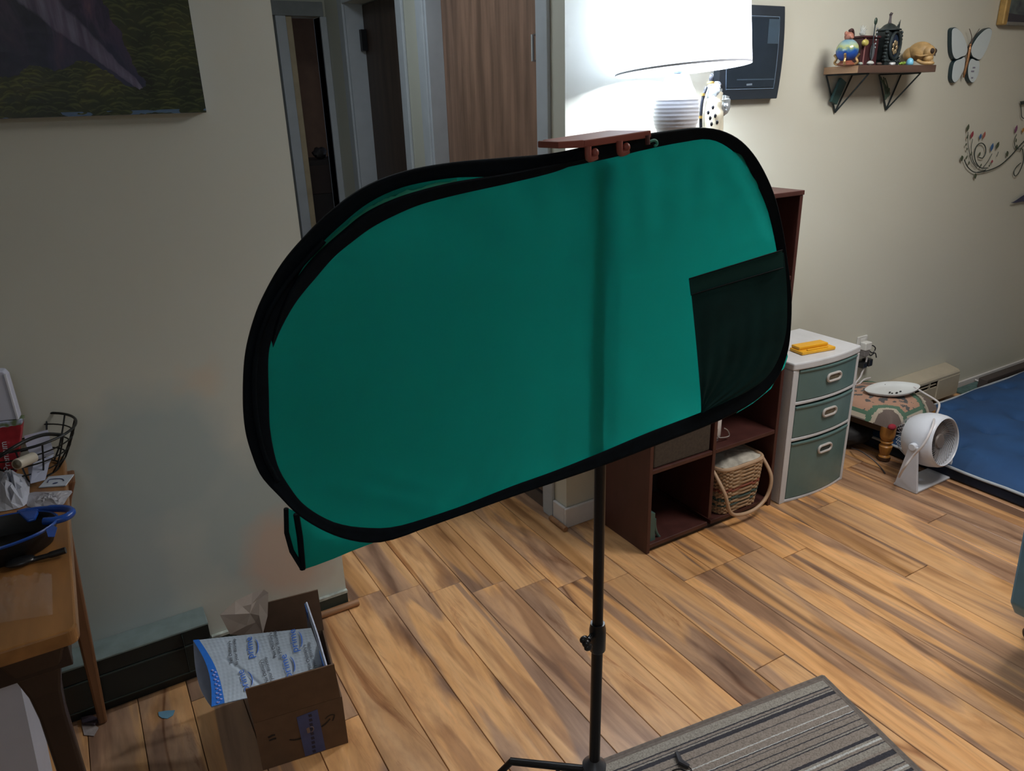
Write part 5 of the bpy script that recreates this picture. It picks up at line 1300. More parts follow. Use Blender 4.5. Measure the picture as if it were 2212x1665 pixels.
# ------------------------------------------------------------------ metal vine on the right wall
def vine():
    Yv = 2.068; Pv = lambda x, y, Y=Yv: W(x, y, 1, Y)
    IR = mat('verdigris_iron', (.035, .05, .048), .5, .4, var=.3, scale=60)
    LF = mat('leaf_green_enamel', (.055, .075, .045), .5, var=.3, scale=60)
    cols = {'red': mat('crimson_enamel', (.27, .035, .06), .45), 'blue': mat('blue_enamel', (.03, .11, .28), .45), 'purple': mat('plum_enamel', (.16, .04, .12), .45), 'amber': mat('amber_enamel', (.40, .19, .04), .45), 'coral': mat('coral_enamel', (.34, .10, .08), .45)}
    root = thing('metal_vine', Pv(2140, 340), 'scrolling metal vine with enamelled buds and leaves mounted on the right wall', 'wall art')
    def st(pts, r=.0022, nm='stem'): MB().tube(smoothpts([Pv(*p) for p in pts], 5), r, 7).build(nm, IR, root, smooth=True)
    st([(2112, 372), (2135, 368), (2160, 357), (2180, 340), (2195, 324), (2212, 305), (2240, 280)], .0028)
    st([(2083, 345), (2090, 360), (2103, 371), (2118, 372), (2130, 366)])
    st([(2132, 363), (2118, 362), (2108, 350), (2105, 332), (2110, 315), (2120, 309), (2128, 316), (2129, 330), (2123, 341), (2115, 340)], .0024, 'scroll')
    st([(2091, 285), (2091, 310), (2094, 330), (2100, 350), (2110, 362)], .0013)
    st([(2101, 300), (2098, 320), (2101, 345), (2112, 360)], .0013)
    st([(2143, 332), (2135, 347), (2124, 361)], .0015)
    st([(2157, 328), (2153, 338)], .0013)
    st([(2196, 290), (2191, 305), (2194, 318), (2202, 322), (2212, 314)], .0015, 'scroll')
    st([(2209, 322), (2211, 345), (2207, 360), (2200, 374), (2193, 380), (2190, 372), (2196, 360), (2205, 352)], .0022, 'scroll')
    def leaf(x, y, ang, L=.017, w=.0055, mt=LF, nm='leaf'):
        L *= 1.2; w *= 1.7
        a = math.radians(ang); d = Vector((math.cos(a), 0, math.sin(a))); s_ = Vector((-math.sin(a), 0, math.cos(a))); p = Pv(x, y)
        pl = [p-d*L/2, p-d*L*.1+s_*w/2, p+d*L*.2+s_*w*.45, p+d*L/2, p+d*L*.2-s_*w*.45, p-d*L*.1-s_*w/2]
        MB().prism([q+Vector((0, -.001, 0)) for q in pl], (0, .002, 0)).build(nm, mt, root, bevel=.0004)
    for a in [(2091, 276, 85, .028, .011), (2078, 342, 110, .024, .013), (2090, 295, 80, .018), (2087, 312, 60, .012), (2089, 322, 110, .012), (2088, 340, 75, .016), (2093, 352, 100, .016), (2107, 380, 110, .024, .012), (2098, 332, 80, .016),
              (2116, 333, 70, .018, .009), (2119, 357, 70, .014), (2155, 314, 68, .030, .014), (2176, 332, 115, .026, .012), (2196, 318, 100, .022, .010), (2195, 303, 110, .018), (2206, 322, 60, .016), (2137, 358, 110, .01)]:
        leaf(*a)
    for x, y, ang, L, w, c in [(2100, 291, 78, .028, .012, 'red'), (2118, 295, 88, .022, .010, 'blue'), (2126, 292, 78, .028, .011, 'coral'), (2143, 318, 80, .032, .013, 'blue'), (2143, 349, 90, .014, .009, 'red'), (2195, 279, 82, .032, .012, 'purple'), (2210, 281, 85, .020, .012, 'amber')]:
        leaf(x, y, ang, L, w, cols[c], 'bud')
    g2 = thing('metal_scroll', Pv(2210, 240), 'small dark metal scroll ornament above the vine at the right edge', 'wall art')
    MB().tube(smoothpts([Pv(2222, 221), Pv(2208, 221), Pv(2205, 224), Pv(2206, 240), Pv(2207, 252), Pv(2212, 256)], 5), .0018, 7).build('scroll', IR, g2, smooth=True)
    pl = [Pv(2203, 219), Pv(2218, 217), Pv(2220, 224), Pv(2206, 226)]; MB().prism(pl, (0, -.004, 0)).build('plate', IR, g2)
    b = thing('metal_bird', Pv(2210, 430), 'dark blue metal bird with long pointed tail on right wall at the edge', 'wall art')
    pl = [Pv(2183, 438), Pv(2190, 435), Pv(2198, 430), Pv(2208, 423), Pv(2222, 415), Pv(2238, 418), Pv(2240, 428), Pv(2224, 436), Pv(2206, 435), Pv(2192, 438)]
    MB().prism(pl, (0, -.006, 0)).build('body', mat('ink_blue_enamel', (.018, .022, .075), .4, var=.3, scale=60), b, bevel=.0012)
vine()

# ------------------------------------------------------------------ table at the left with its clutter
TZ = .75
OAK = mat('varnished_oak', (.27, .125, .040), .28, var=.3, scale=5, stretch=(5, .8, 5))
OAK_SHADED = mat('shaded_table_wood', (.020, .010, .007), .4, var=.25, scale=6, stretch=(5, 5, .8))  # table wood darkened: shade on the backlit legs and apron is in the colour
def table():
    x1 = -.122; root = thing('wooden_table', (-.6, 1.65, 0), 'varnished wooden table with tapered splayed legs against the left wall', 'table')
    x0, y0, y1 = -1.25, 1.262, 2.05
    mb = MB()
    # top with a slightly bowed near edge and rounded corner
    pts = [Vector((x1, y1, TZ-.03)), Vector((x0, y1, TZ-.03)), Vector((x0, y0+.03, TZ-.03))]
    for k in range(1, 9):
        t = k/9; pts.append(Vector((x0+(x1-.02-x0)*t, y0+.03-.030*math.sin(t*PI/2), TZ-.03)))
    pts += [Vector((x1-.012, y0-.000, TZ-.03)), Vector((x1-.003, y0+.006, TZ-.03)), Vector((x1, y0+.018, TZ-.03))]
    mb.prism(pts[::-1], (0, 0, .03)); mb.build('tabletop', OAK, root, bevel=.004)
    box3('apron', (x0+.05, y0+.03, TZ-.088), (x1-.022, y0+.052, TZ-.0305), OAK_SHADED, root, bevel=.002)
    box3('apron', (x1-.045, y0+.0525, TZ-.088), (x1-.023, y1-.04, TZ-.0305), OAK_SHADED, root, bevel=.002)
    # near right leg: broad at the top, sweeping down to a taper
    def leg(p_top, p_bot, w0, w1, mt):
        mb = MB(); N = 14; rings = []
        for i in range(N+1):
            t = i/N; z = p_top.z+(p_bot.z-p_top.z)*t; c = p_top.lerp(p_bot, t); c.z = z
            k = w0+(w1-w0)*min(1, t*1.0); 
            if t < .22: k += (.03)*(1-t/.22)**2
            rings.append([c+Vector((sx_*k, sy_*k*.75, 0)) for sx_, sy_ in ((-1,-1),(1,-1),(1,1),(-1,1))])
        vs = [v for r in rings for v in r]; fs = [(i*4+k, i*4+(k+1) % 4, (i+1)*4+(k+1) % 4, (i+1)*4+k) for i in range(N) for k in range(4)]+[(0, 3, 2, 1), (N*4, N*4+1, N*4+2, N*4+3)]
        mb.add(vs, fs); return mb.build('leg', mt, root, bevel=.006)
    leg(Vector((-.196, y0+.058, TZ-.032)), Vector((-.196, y0+.050, 0.001)), .0215, .0185, OAK_SHADED)
    leg(Vector((x0+.1, y0+.06, TZ-.032)), Vector((x0+.04, y0+.03, 0.001)), .028, .017, OAK_SHADED)
    bt = W(225, 1560, 2, 0)
    leg(Vector((-.160, 1.985, TZ-.032)), Vector((bt.x-.002, bt.y, 0.001)), .024, .011, mat('warm_leg_wood', (.17, .075, .032), .4, var=.2, scale=6, stretch=(5, 5, .8)))
    leg(Vector((x0+.1, 1.985, TZ-.032)), Vector((x0+.04, 1.93, 0.001)), .024, .011, OAK_SHADED)
table()
T = lambda x, y, z=TZ+.001: W(x, y, 2, z)
def clutter():
    z0 = TZ+.0008
    # wire basket
    WR = mat('black_wire', (.010, .012, .013), .4, .4)
    zr = z0+.105; R = .118; rc = W(148, 925, 2, zr); cen = Vector((rc.x-R*.93-.0, rc.y+.02, 0)); cen = W(42, 934, 2, zr); cen.z = 0
    root = thing('wire_basket', (cen.x, cen.y, z0), 'round black wire basket with swing handle holding papers on wooden table', 'basket')
    r2 = .062
    def ring(z, r): return [Vector((cen.x+r*math.cos(a), cen.y+r*math.sin(a), z)) for a in [2*PI*k/48 for k in range(48)]]
    def rz(t): return R*(1-t)**.75+r2*(1-(1-t)**.75)
    MB().tube(ring(zr, R), .0032, 8, closed=True).build('rim', WR, root, smooth=True)
    for t in (.25, .5, .76, 1.0):
        MB().tube(ring(zr-(zr-z0-.003)*t, rz(t)), .0018 if t < 1 else .0024, 6, closed=True).build('hoop', WR, root, smooth=True)
    for k in range(14):
        a = 2*PI*(k+.4)/14
        MB().tube([Vector((cen.x+rz(t)*math.cos(a), cen.y+rz(t)*math.sin(a), zr-(zr-z0-.003)*t)) for t in (0, .25, .5, .76, 1)], .0020, 6).build('rib', WR, root, smooth=True)
    a = W(130, 937, 2, zr-.012); ang = math.atan2(a.y-cen.y, a.x-cen.x)
    e0 = Vector((cen.x+R*math.cos(-.15), cen.y+R*math.sin(-.15), zr)); 
    hp = smoothpts([W(130, 939, 2, zr), W(100, 938, 2, zr+.018), W(65, 948, 2, zr+.03), W(30, 966, 2, zr+.03), W(0, 985, 2, zr+.02), W(-40, 1005, 2, zr+.0)], 6)
    MB().tube(hp, .0042, 10).build('handle', WR, root, smooth=True)
    # papers in the basket
    PAP = mat('blue_white_paper', (.42, .45, .58), .7, var=.06)
    def sheet(name, pts, zs, label, mt=PAP, cat='paper', th=.0015, par=None):
        v = [W(x, y, 2, z) for (x, y), z in zip(pts, zs)]; n = (v[1]-v[0]).cross(v[2]-v[0]).normalized()*th
        o = MB().prism(v, n).build(name, mt, par)
        if par is None: tag(o, label, cat)
        return o
    sheet('folded_paper', [(52, 941), (103, 928), (112, 964), (117, 978), (72, 996), (66, 985), (56, 960)], [.845, .85, .82, .81, .80, .81, .83], 'folded bluish white paper standing in the black wire basket')
    sheet('card_sheet', [(72, 1000), (117, 980), (107, 1000), (98, 1036), (66, 1044), (60, 1010)], [.80, .80, .79, .762, .762, .79], 'white card lying low in the black wire basket, nearest the wall')
    # berry print carton
    m, nt, b = nodes('berry_print'); v = coords(nt, 'Object'); vo = nt.nodes.new('ShaderNodeTexVoronoi'); vo.inputs['Scale'].default_value = 42; nt.links.new(v, vo.inputs['Vector'])
    n = noise(nt, v, 20, 2); r = ramp(nt, vo.outputs['Distance'], [(.0, (.55, .10, .12)), (.18, (.36, .02, .03)), (.6, (.26, .012, .02))])
    sp = nt.nodes.new('ShaderNodeSeparateXYZ'); nt.links.new(v, sp.inputs[0])
    tp = mathn(nt, 'GREATER_THAN', mathn(nt, 'ADD', sp.outputs[2], mathn(nt, 'MULTIPLY', mathn(nt, 'SUBTRACT', n.outputs[0], .5), .06)), .120)
    gr = ramp(nt, n.outputs[0], [(.56, (.42, .47, .66)), (.6, (.12, .17, .08))])
    nt.links.new(mix(nt, tp, r.outputs[0], gr.outputs[0]), b.inputs['Base Color']); b.inputs['Roughness'].default_value = .4
    ct = thing('berry_carton', W(10, 1010, 2, z0+.01), 'tall carton with red berry print, its white top leaning beside the basket', 'carton')
    yb = W(30, 1020, 2, z0+.02).y
    Pc = lambda x, y, Y=yb: W(x, y, 1, Y)
    face = [Pc(-60, 1030), Pc(36, 1020), Pc(49, 905), Pc(-60, 918)]
    MB().prism(face, (.004, .03, 0)).build('printed_body', m, ct, bevel=.002)
    MB().prism([Pc(-60, 917), Pc(42, 905), Pc(15, 812), Pc(6, 803), Pc(-60, 800)], (.004, .03, 0)).build('white_top', mat('carton_white', (.50, .53, .66), .5, var=.04), ct, bevel=.002)
    MB().tube([Pc(38, 905), Pc(10, 808)], .0032, 6).build('corner_fold', mat('carton_edge', (.60, .63, .72), .5), ct, smooth=True)
    t_ = MB(); M = frame(Pc(12, 985, yb-.0015), Vector((.10, 0, .995)), Vector((-.995, 0, .1)), Vector((0, -1, 0)))
    text_mb(t_, 'Premium', M, .020); t_.build('lettering', mat('white_ink', (.6, .6, .65), .5), ct)
    # paper roll
    a = W(36, 1003, 2, zr-.012); b_ = W(66, 990, 2, zr-.02); d = (b_-a)
    tag(MB().lathe([(.0085, 0), (.0115, 0), (.012, .003), (.012, .055), (.0, .055)], a, 24, frame((0, 0, 0), *((lambda dd: (dd.orthogonal().normalized(), dd.cross(dd.orthogonal().normalized()), dd))(d.normalized())))).lathe([(0, .004), (.0085, .004), (.0085, 0)], a, 24, frame((0, 0, 0), *((lambda dd: (dd.orthogonal().normalized(), dd.cross(dd.orthogonal().normalized()), dd))(d.normalized())))).build('paper_roll', mat('cream_paper', (.50, .46, .38), .7), smooth=True), 'short cream paper roll resting across the basket rim', 'roll')
    # crumpled tissue
    TS = mat('tissue_white', (.44, .46, .53), .8, var=.08, scale=30)
    def crumple(name, poly, h, label, cat, seed, mt=TS):
        rr = random.Random(seed); base = [W(x, y, 2, z0) for x, y in poly]; c = sum(base, Vector())/len(base); mb = MB(); rings = []
        P_ = smoothpts(base, 3, True); n = len(P_)
        for j in range(7):
            t = j/6
            ring_ = []
            for p in P_:
                q = c+(p-c)*(1-t*.92); z = z0+h*math.sin(t*PI*.5)*(1+rr.uniform(-.35, .35))
                q.z = z0+.0006 if j == 0 else max(z0+.0012, z); ring_.append(q+Vector((rr.uniform(-.003, .003), rr.uniform(-.003, .003), 0))*(0 if j == 0 else 1))
            rings.append(ring_)
        vs = [v for r_ in rings for v in r_]+[c+Vector((0, 0, h*1.0))]
        fs = [(j*n+k, j*n+(k+1) % n, (j+1)*n+(k+1) % n, (j+1)*n+k) for j in range(6) for k in range(n)]+[(6*n+k, 6*n+(k+1) % n, 7*n) for k in range(n)]+[tuple(range(n))[::-1]]
        return tag(mb.add(vs, fs).build(name, mt), label, cat)
    crumple('tissue', [(-20, 1050), (20, 1046), (60, 1036), (64, 1060), (58, 1088), (30, 1100), (-20, 1102)], .045, 'crumpled white tissue at the left edge in front of the basket', 'tissue', 4)
    crumple('plastic_sleeve', [(60, 1066), (110, 1062), (155, 1060), (146, 1076), (132, 1093), (95, 1096), (60, 1094)], .010, 'flattened pale translucent sleeve between tissue and blue pan handle', 'sleeve', 8, mat('milky_film', (.36, .36, .40), .35, var=.15, scale=30))
    pk = sheet('sachet', [(84, 1054), (142, 1050), (160, 1026), (106, 1031)], [z0, z0, z0, z0], 'small white sachet with dark print near the table edge', mat('sachet_white', (.46, .51, .58), .5, var=.05), 'packet', .0025)
    q = MB(); a = W(119, 1042, 2, z0+.0045); q.ell((a.x, a.y, z0+.0032), (.006, .004, .0005), 10, 5)
    q.build('printed_dot', mat('navy_ink', (.03, .04, .12), .6), pk)
    q = MB(); cc = [W(103, 1042, 2, z0+.0034), W(106, 1036, 2, z0+.0034), W(118, 1034, 2, z0+.0034), W(134, 1034, 2, z0+.0034), W(138, 1038, 2, z0+.0034)]
    q.tube(smoothpts(cc, 3), .0009, 5); q.build('printed_line', mat('navy_ink', (.03, .04, .12), .6), pk)
    # skillet
    IRN = mat('cast_iron', (.008, .008, .009), .5, .1, var=.3, scale=60, bmp=.15); BLU = mat('blue_enamel_pan', (.010, .060, .30), .25)
    zc = z0+.048; rim_r = W(126, 1140, 2, zc); R = .115; cp = Vector((rim_r.x-R, W(60, 1132, 2, zc).y, z0)); OV = Matrix.Diagonal((1, .62, 1, 1))
    pan = thing('cast_iron_skillet', cp, 'black cast iron skillet with blue enamel rim and loop handle on table', 'pan')
    MB().lathe([(.0, 0), (R*.80, 0), (R*.86, .004), (R, .046), (R*.985, .048), (R*.965, .046), (R*.83, .008), (0, .007)], cp, 56, OV).build('bowl', IRN, pan, smooth=True)
    MB().lathe([(R*1.0, .0435), (R*1.012, .047), (R*.99, .0495), (R*.965, .0475)], cp, 56, OV, cap=False).build('enamel_rim', BLU, pan, smooth=True)
    hp = [W(x, y, 2, zc-.003) for x, y in [(58, 1104), (85, 1100), (125, 1098), (148, 1100), (155, 1107), (142, 1117), (118, 1124), (95, 1126)]]
    MB().tube(smoothpts(hp, 5), [.0062]*8+[.0078]*28, 10).build('loop_handle', BLU, pan, smooth=True)
    MB().prism([W(x, y, 2, zc-.006) for x, y in [(36, 1108), (62, 1101), (86, 1101), (84, 1112), (78, 1125), (60, 1130)]], (0, 0, .007)).build('handle_root', BLU, pan, bevel=.003)
    MB().prism([W(x, y, 2, z0+.047) for x, y in [(98, 1140), (112, 1134), (124, 1140), (118, 1160), (104, 1160)]], (0, 0, .001)).build('pour_lip', BLU, pan)
    # dark spoon
    sp_ = thing('black_utensil', W(90, 1205, 2, z0), 'black utensil lying on the table in front of the skillet', 'utensil')
    MB().tube(smoothpts([T(142, 1188, z0+.012), T(110, 1198, z0+.009), T(80, 1206, z0+.007), T(60, 1212, z0+.007)], 5), [.0065]*6+[.0048]*10, 10).build('handle', BLACKP, sp_, smooth=True)
    MB().ell(T(44, 1212, z0+.0085), (.026, .016, .0075), 18, 10).build('head', BLACKP, sp_, smooth=True)
    # clear plastic packaging
    gm, nt, b = nodes('clear_film'); b.inputs['Base Color'].default_value = (.9, .92, .95, 1); b.inputs['Roughness'].default_value = .08
    b.inputs['Transmission Weight'].default_value = .0; b.inputs['Alpha'].default_value = .07; b.inputs['Specular IOR Level'].default_value = .9
    rr = random.Random(5)
    pl_ = [T(-40, 1262), T(112, 1240), T(114, 1328), T(-40, 1352)]
    def pf(u, v):
        p = pl_[0].lerp(pl_[1], u).lerp(pl_[3].lerp(pl_[2], u), v); e = min(u, 1-u, v, 1-v)
        p.z = z0+.001+min(1, e*9)*.010+(rr.uniform(0, .009) if e > 0 else 0); return p
    tag(MB().grid(pf, 26, 16).build('clear_packaging', gm, smooth='all'), 'crumpled clear plastic packaging on the near corner of the table', 'packaging')
clutter()
# white bin under the table
wb = thing('white_bin', (-.45, 1.54, 0), 'large white plastic bin standing beneath the wooden table', 'bin')
WBN = mat('bin_white_plastic', (.46, .47, .54), .45, var=.04)
def bin_():
    y0 = 1.44; e0 = W(38, 1500, 1, y0); e1 = W(68, 1665, 1, y0); sl = (e1.x-e0.x)/(e1.z-e0.z); zt = .62
    xt = e0.x+(zt-e0.z)*sl; xb = e0.x-e0.z*sl
    xt, xb = e0.x+.012, e0.x-.035; DY = .20
    vs = [(xt-.40, y0, zt), (xt, y0, zt), (xb, y0+.01, .001), (xb-.34, y0+.01, .001), (xt-.40, y0+DY, zt), (xt+.002, y0+DY, zt), (xb+.002, y0+DY-.01, .001), (xb-.34, y0+DY-.01, .001)]
    MB().add(vs, [(0, 1, 2, 3), (5, 4, 7, 6), (4, 0, 3, 7), (1, 5, 6, 2), (3, 2, 6, 7)]).build('body', WBN, wb, solid=.004)
    MB().tube([vs[0], vs[1], vs[5], vs[4]], .006, 8, closed=True).build('rim', WBN, wb, smooth=True)
bin_()

# ------------------------------------------------------------------ shipping box, mailer, paper
def ship():
    KR = mat('kraft_cardboard', (.125, .070, .038), .8, var=.10, scale=30); KI = mat('kraft_inside', (.10, .058, .036), .85, var=.1, scale=30)
    A = Vector((.145, 1.552, 0)); B = Vector((.357, 1.521, 0)); ux = (B-A).normalized(); uy = Vector((-ux.y, ux.x, 0)); L = (B-A).length; D = .285; H = .152
    root = thing('cardboard_box', (A+ux*L/2+uy*D/2), 'open brown cardboard box with raised flaps, blue tape and curved black arrow print', 'box')
    th = .004
    def panel(nm, p, q, up, mt=KR, par=root, off=None):
        n = (q-p).normalized().cross(up.normalized())*th
        return MB().prism([p, q, q+up, p+up], n if off is None else off).build(nm, mt, par)
    UP = Vector((0, 0, H)); z = Vector((0, 0, .001))
    C_ = B+uy*D; E_ = A+uy*D
    nrm = lambda v: v
    front = panel('front_wall', A+z, B+z, UP, off=uy*th)
    panel('right_wall', B+z+uy*(th+.0003), C_+z-uy*(th+.0003), UP, off=-ux*th)
    panel('back_wall', E_+z, C_+z, UP, KI, off=-uy*th)
    panel('left_wall', A+z+uy*(th+.0003), E_+z-uy*(th+.0003), UP, off=ux*th)
    MB().prism([A+z+uy*.005+ux*.005, B+z+uy*.005-ux*.005, C_+z-uy*.005-ux*.005, E_+z-uy*.005+ux*.005], (0, 0, .003)).build('floor_panel', KI, root)
    hf = Vector((0, 0, .108)); 
    panel('flap', A+UP+z*2, B+UP+z*2-ux*.004, hf+uy*-.004+ux*-.004, off=uy*th)
    panel('flap', E_+UP+z*2+ux*.004, C_+UP+z*2, Vector((0, 0, .128))+uy*.012, KI, off=-uy*th)
    # strip of blue tape
    BT_ = mat('blue_paper_tape', (.045, .070, .20), .45, var=.15, scale=20)
    q = lambda u, v, o=.0006: A+ux*u+Vector((0, 0, v))-uy*o
    MB().prism([q(.104, .003), q(.156, .003), q(.151, .138), q(.099, .133)], -uy*.0006).build('tape', BT_, root)
    DKT = mat('tape_print_navy', (.012, .016, .05), .5)
    g = MB()
    for k in range(9): g.prism([q(.124+.0005*k, .006+k*.0145, .0013), q(.132+.0005*k, .006+k*.0145, .0013), q(.131+.0005*k, .015+k*.0145, .0013), q(.123+.0005*k, .015+k*.0145, .0013)], -uy*.0002)
    g.build('tape_print', DKT, root)
    TAN = mat('tape_print_tan', (.22, .15, .13), .6)
    g = MB(); g.prism([q(.1185, .074, .0016), q(.126, .074, .0016), q(.125, .092, .0016), q(.1175, .09, .0016)], -uy*.0002)
    g.tube(smoothpts([q(.128, .074, .0018), q(.134, .080, .0018), q(.134, .088, .0018), q(.128, .092, .0018)], 4), .0010, 5); g.build('tape_emblem', TAN, root)
    # printed smile with arrow, and bars
    INK = mat('black_ink', (.010, .009, .010), .6)
    def stroke(pts, ws, nm='print'):
        mb = MB(); P_ = smoothpts([Vector((u, v, 0)) for u, v in pts], 5); n = len(P_); L_ = []; R_ = []
        for i, p in enumerate(P_):
            t = (P_[min(i+1, n-1)]-P_[max(i-1, 0)]).normalized(); s_ = Vector((-t.y, t.x, 0)); w_ = ws[0]+(ws[1]-ws[0])*i/(n-1)
            L_.append(q(*(p+s_*w_)[:2], .0008)); R_.append(q(*(p-s_*w_)[:2], .0008))
        mb.add(L_+R_, [(i, i+1, n+i+1, n+i) for i in range(n-1)]); return mb.build(nm, INK, root)
    stroke([(.074, .071), (.084, .066), (.095, .064), (.103, .064)], (.0018, .0026), 'curved_stroke')
    stroke([(.154, .080), (.166, .086), (.178, .097)], (.0028, .0020), 'curved_stroke')
    stroke([(.166, .101), (.176, .107), (.188, .106), (.188, .098), (.183, .088)], (.0014, .0020), 'arrow_head')
    stroke([(.026, .098), (.036, .1005), (.043, .100)], (.003, .0025), 'ink_bar'); stroke([(.027, .088), (.037, .089), (.044, .0885)], (.0025, .0030), 'ink_bar')
    # kraft paper
    PP = mat('tan_packing_paper', (.37, .31, .27), .85, var=.06)
    yb = (E_.y+C_.y)/2-.02
    Pk = lambda x, y, Y: W(x, y, 1, Y)
    pl = [((475, 1328), 0), ((508, 1298), .01), ((545, 1280), .02), ((570, 1273), .01), ((580, 1280), 0), ((578, 1330), -.01), ((568, 1368), -.02), ((525, 1372), .0), ((497, 1370), -.005)]
    ring = [Pk(x, y, yb+.01+o) for (x, y), o in pl]; c = sum(ring, Vector())/len(ring)+Vector((0, -.006, 0))
    mid = [c.lerp(p, .5)+Vector((0, .006*math.sin(i*2.4), 0)) for i, p in enumerate(ring)]; n = len(ring)
    fs = [(0, 1+i, 1+(i+1) % n) for i in range(n)]+[(1+i, 1+n+i, 1+n+(i+1) % n, 1+(i+1) % n) for i in range(n)]
    tag(MB().add([c]+mid+ring, fs).build('packing_paper', PP, solid=.0012), 'crumpled tan packing paper rising out of the cardboard box', 'paper')
    # bubble mailer: a long sleeve leaning out of the box over its left wall
    tl = W(417, 1382, 2, .262); tr = W(672, 1352, 2, .262); br = W(720, 1447, 2, .262); bl = W(455, 1520, 2, .240)
    tl.z, bl.z = .262, .235
    zb = .268
    p00 = W(417, 1383, 2, .262); p10 = W(672, 1356, 2, .268); p01 = W(457, 1527, 2, .216); p11 = W(712, 1464, 2, .166)
    root = thing('bubble_mailer', (p00+p11)/2, 'white and blue padded mailer printed in blue, sticking out of the cardboard box', 'mailer')
    MW = mat('mailer_white', (.40, .47, .55), .35, var=.07, scale=30); MBL = mat('mailer_blue', (.02, .16, .62), .35, var=.1, scale=30)
    rr = random.Random(2)
    xm = max(p10.x, p11.x)
    def surf(u, v):
        p = p00.lerp(p10, u).lerp(p01.lerp(p11, u), v)
        p.z += .0018*math.sin(u*9+v*3)*math.sin(v*5)+.0011*(math.sin(u*88+5*v)*math.sin(v*58+3*u))**2*(.4+.6*math.sin(u*7+v*4)**2); p += (p10-p00).normalized()*.016*math.sin(PI*v)*(1-u)
        q_ = (u*.8-v*.25-.02)
        p.z -= .004*math.exp(-((u-.25-(v-.5)*.45)/.02)**2)*(v > .35)
        return p
    MB().grid(surf, 110, 70).build('top_sheet', MW, root, smooth='all')
    def under(u, v):
        p = surf(u, v); h = .024*math.sin(PI*v)*(1-u)**2+.002
        return p-Vector((0, 0, h))-(p10-p00).normalized()*.030*math.sin(PI*v)*(1-u)**4
    MB().grid(under, 20, 16).build('bottom_sheet', mat('mailer_inner', (.30, .35, .47), .5), root, smooth='all')
    # blue band along the open end, widening towards the lower corner, with its white lettering
    def bandp(v, k):
        w0 = .030+.055*v**1.5; a = surf(.0, v); b_ = surf(w0+.02, v); 
        p = a.lerp(b_, k)+Vector((0, 0, .0012)); return p
    MB().grid(lambda u, v: bandp(v, u), 6, 40).build('blue_band', MBL, root, smooth='all')
    def fr_at(u, v, rot):
        X = (surf(u+.05, v)-surf(u-.05, v)).normalized(); Yv = -(surf(u, min(1, v+.08))-surf(u, v-.08)); Yv = (Yv-X*Yv.dot(X)).normalized(); Zn = X.cross(Yv)
        o = surf(u, v)+Zn*.0035
        a = math.radians(rot); x_ = X*math.cos(a)+Yv*math.sin(a); y_ = -X*math.sin(a)+Yv*math.cos(a)
        return frame(o, x_, y_, Zn)
    BI = mat('blue_ink', (.03, .14, .60), .5); GI = mat('grey_ink', (.05, .055, .07), .6)
    for (u, v, s_) in ((.42, .23, .026), (.81, .22, .026), (.27, .74, .026), (.66, .64, .026)):
        mb = MB(); M = fr_at(u, v, 98); text_mb(mb, 'prime', M, s_)
        pts = [M @ Vector((.021*math.cos(a), -.012+.009*math.sin(a), 0)) for a in [PI+.35+k*(PI-.7)/10 for k in range(11)]]
        # smile below the word, tapering
        mb.tube(pts, [.0004+.0012*math.sin(PI*min(1, (k+1)/11)) for k in range(11)], 5)
        mb.build('printed_word', BI, root)
    for (u, v) in ((.24, .27), (.62, .24), (.46, .66), (.87, .55)):
        mb = MB(); text_mb(mb, "Fast Delivery's", fr_at(u, v, 100), .0115); text_mb(mb, 'to your doorstep', fr_at(u+.045, v, 100), .0110)
        mb.build('printed_slogan', GI, root)
    mb = MB()
    for k in range(15):
        v = .50+k*.033; p = bandp(v, .42+.30*(k % 2)); q_ = bandp(v+.016, .55+.18*(k % 2)); mb.tube([p+Vector((0, 0, .0012)), q_+Vector((0, 0, .0012))], .0022, 5)
        p = bandp(v+.010, .80-.25*((k+1) % 2)); mb.ell(p+Vector((0, 0, .0012)), (.0032, .0022, .0006), 6, 4)
    mb.build('band_print', mat('pale_lilac_ink', (.36, .42, .85), .5), root)
    # a second mailer inside, standing against the right wall
    s2 = thing('inner_mailer', (.36, 1.65, .1), 'silvery printed sleeve standing inside the box against its right side', 'mailer')
    a0 = W(706, 1440, 1, 1.585); a1 = W(668, 1310, 1, 1.76)
    M2 = mat('mailer_grey', (.22, .23, .26), .35, var=.25, scale=20)
    w1_ = [Vector((a0.x-.004, 1.565, a0.z)), Vector((a1.x-.004, 1.775, a1.z+.004)), Vector((a1.x-.012, 1.775, .06)), Vector((a0.x-.012, 1.565, .06))]
    MB().prism(w1_, (-.003, 0, 0)).build('sleeve', mat('mailer_pale', (.42, .46, .58), .4, var=.1), s2)
    for t0, t1 in ((0.0, .30), (.86, 1.0)):
        p, q2 = w1_[0].lerp(w1_[1], t0), w1_[0].lerp(w1_[1], t1)
        MB().prism([p+Vector((-.0035, 0, 0)), q2+Vector((-.0035, 0, 0)), q2+Vector((-.0037, 0, -.03)), p+Vector((-.0037, 0, -.03))], (-.001, 0, 0)).build('blue_edge', MBL, s2)
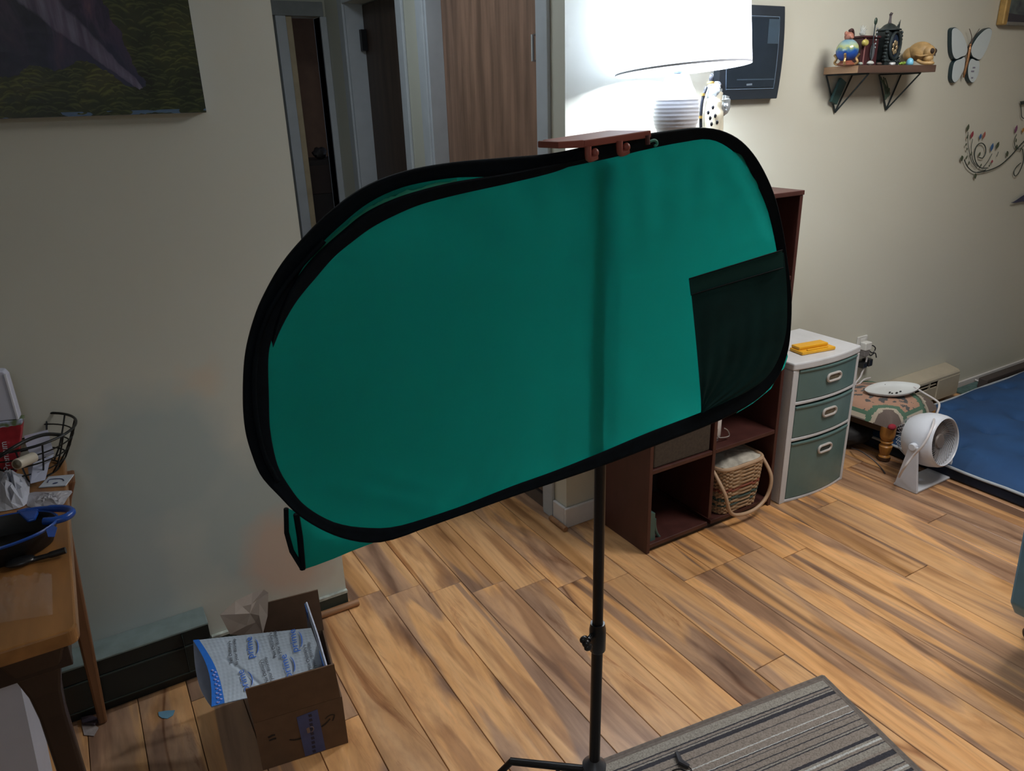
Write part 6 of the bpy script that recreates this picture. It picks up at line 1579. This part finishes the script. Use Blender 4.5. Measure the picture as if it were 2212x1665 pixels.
    MB().tube([w1_[0]+Vector((.001, 0, .001)), w1_[0].lerp(w1_[1], .5)+Vector((.003, 0, .003)), w1_[1]+Vector((.001, 0, .001))], .0028, 8).build('top_fold', mat('mailer_pale', (.42, .46, .58), .4), s2, smooth=True)
ship()
# scraps on the floor
q = [Z(342, 1538, .0012), Z(360, 1535, .0012), Z(378, 1534, .0012), Z(374, 1545, .0012), Z(362, 1552, .0012), Z(350, 1551, .0012), Z(343, 1546, .0012)]
tag(MB().prism(q, (0, 0, .001)).build('blue_tape_scrap', mat('pale_blue_tape', (.12, .26, .36), .6, var=.1)), 'torn scrap of light blue tape on the floor left of the box', 'tape')
q = [Z(176, 1565, .0012), Z(190, 1556, .0012), Z(213, 1572, .0012), Z(203, 1590, .0012), Z(182, 1588, .0012)]
tag(MB().prism(q, (0, 0, .0015)).build('paper_scrap', mat('scrap_grey', (.30, .26, .25), .7, var=.2, scale=60)), 'crumpled grey paper scrap by the rear table leg', 'paper')
q = Z(160, 1560, .004)
tag(MB().prism([Z(175, 1553, .003), Z(200, 1548, .003), Z(216, 1556, .003), Z(205, 1568, .003), Z(178, 1566, .003)], (0, 0, .008)).build('dark_strap', mat('plum_strap', (.05, .035, .045), .6), bevel=.002), 'dark strap end lying beside the paper scrap', 'strap')
# dark clutter on furniture in the far room at the end of the hall
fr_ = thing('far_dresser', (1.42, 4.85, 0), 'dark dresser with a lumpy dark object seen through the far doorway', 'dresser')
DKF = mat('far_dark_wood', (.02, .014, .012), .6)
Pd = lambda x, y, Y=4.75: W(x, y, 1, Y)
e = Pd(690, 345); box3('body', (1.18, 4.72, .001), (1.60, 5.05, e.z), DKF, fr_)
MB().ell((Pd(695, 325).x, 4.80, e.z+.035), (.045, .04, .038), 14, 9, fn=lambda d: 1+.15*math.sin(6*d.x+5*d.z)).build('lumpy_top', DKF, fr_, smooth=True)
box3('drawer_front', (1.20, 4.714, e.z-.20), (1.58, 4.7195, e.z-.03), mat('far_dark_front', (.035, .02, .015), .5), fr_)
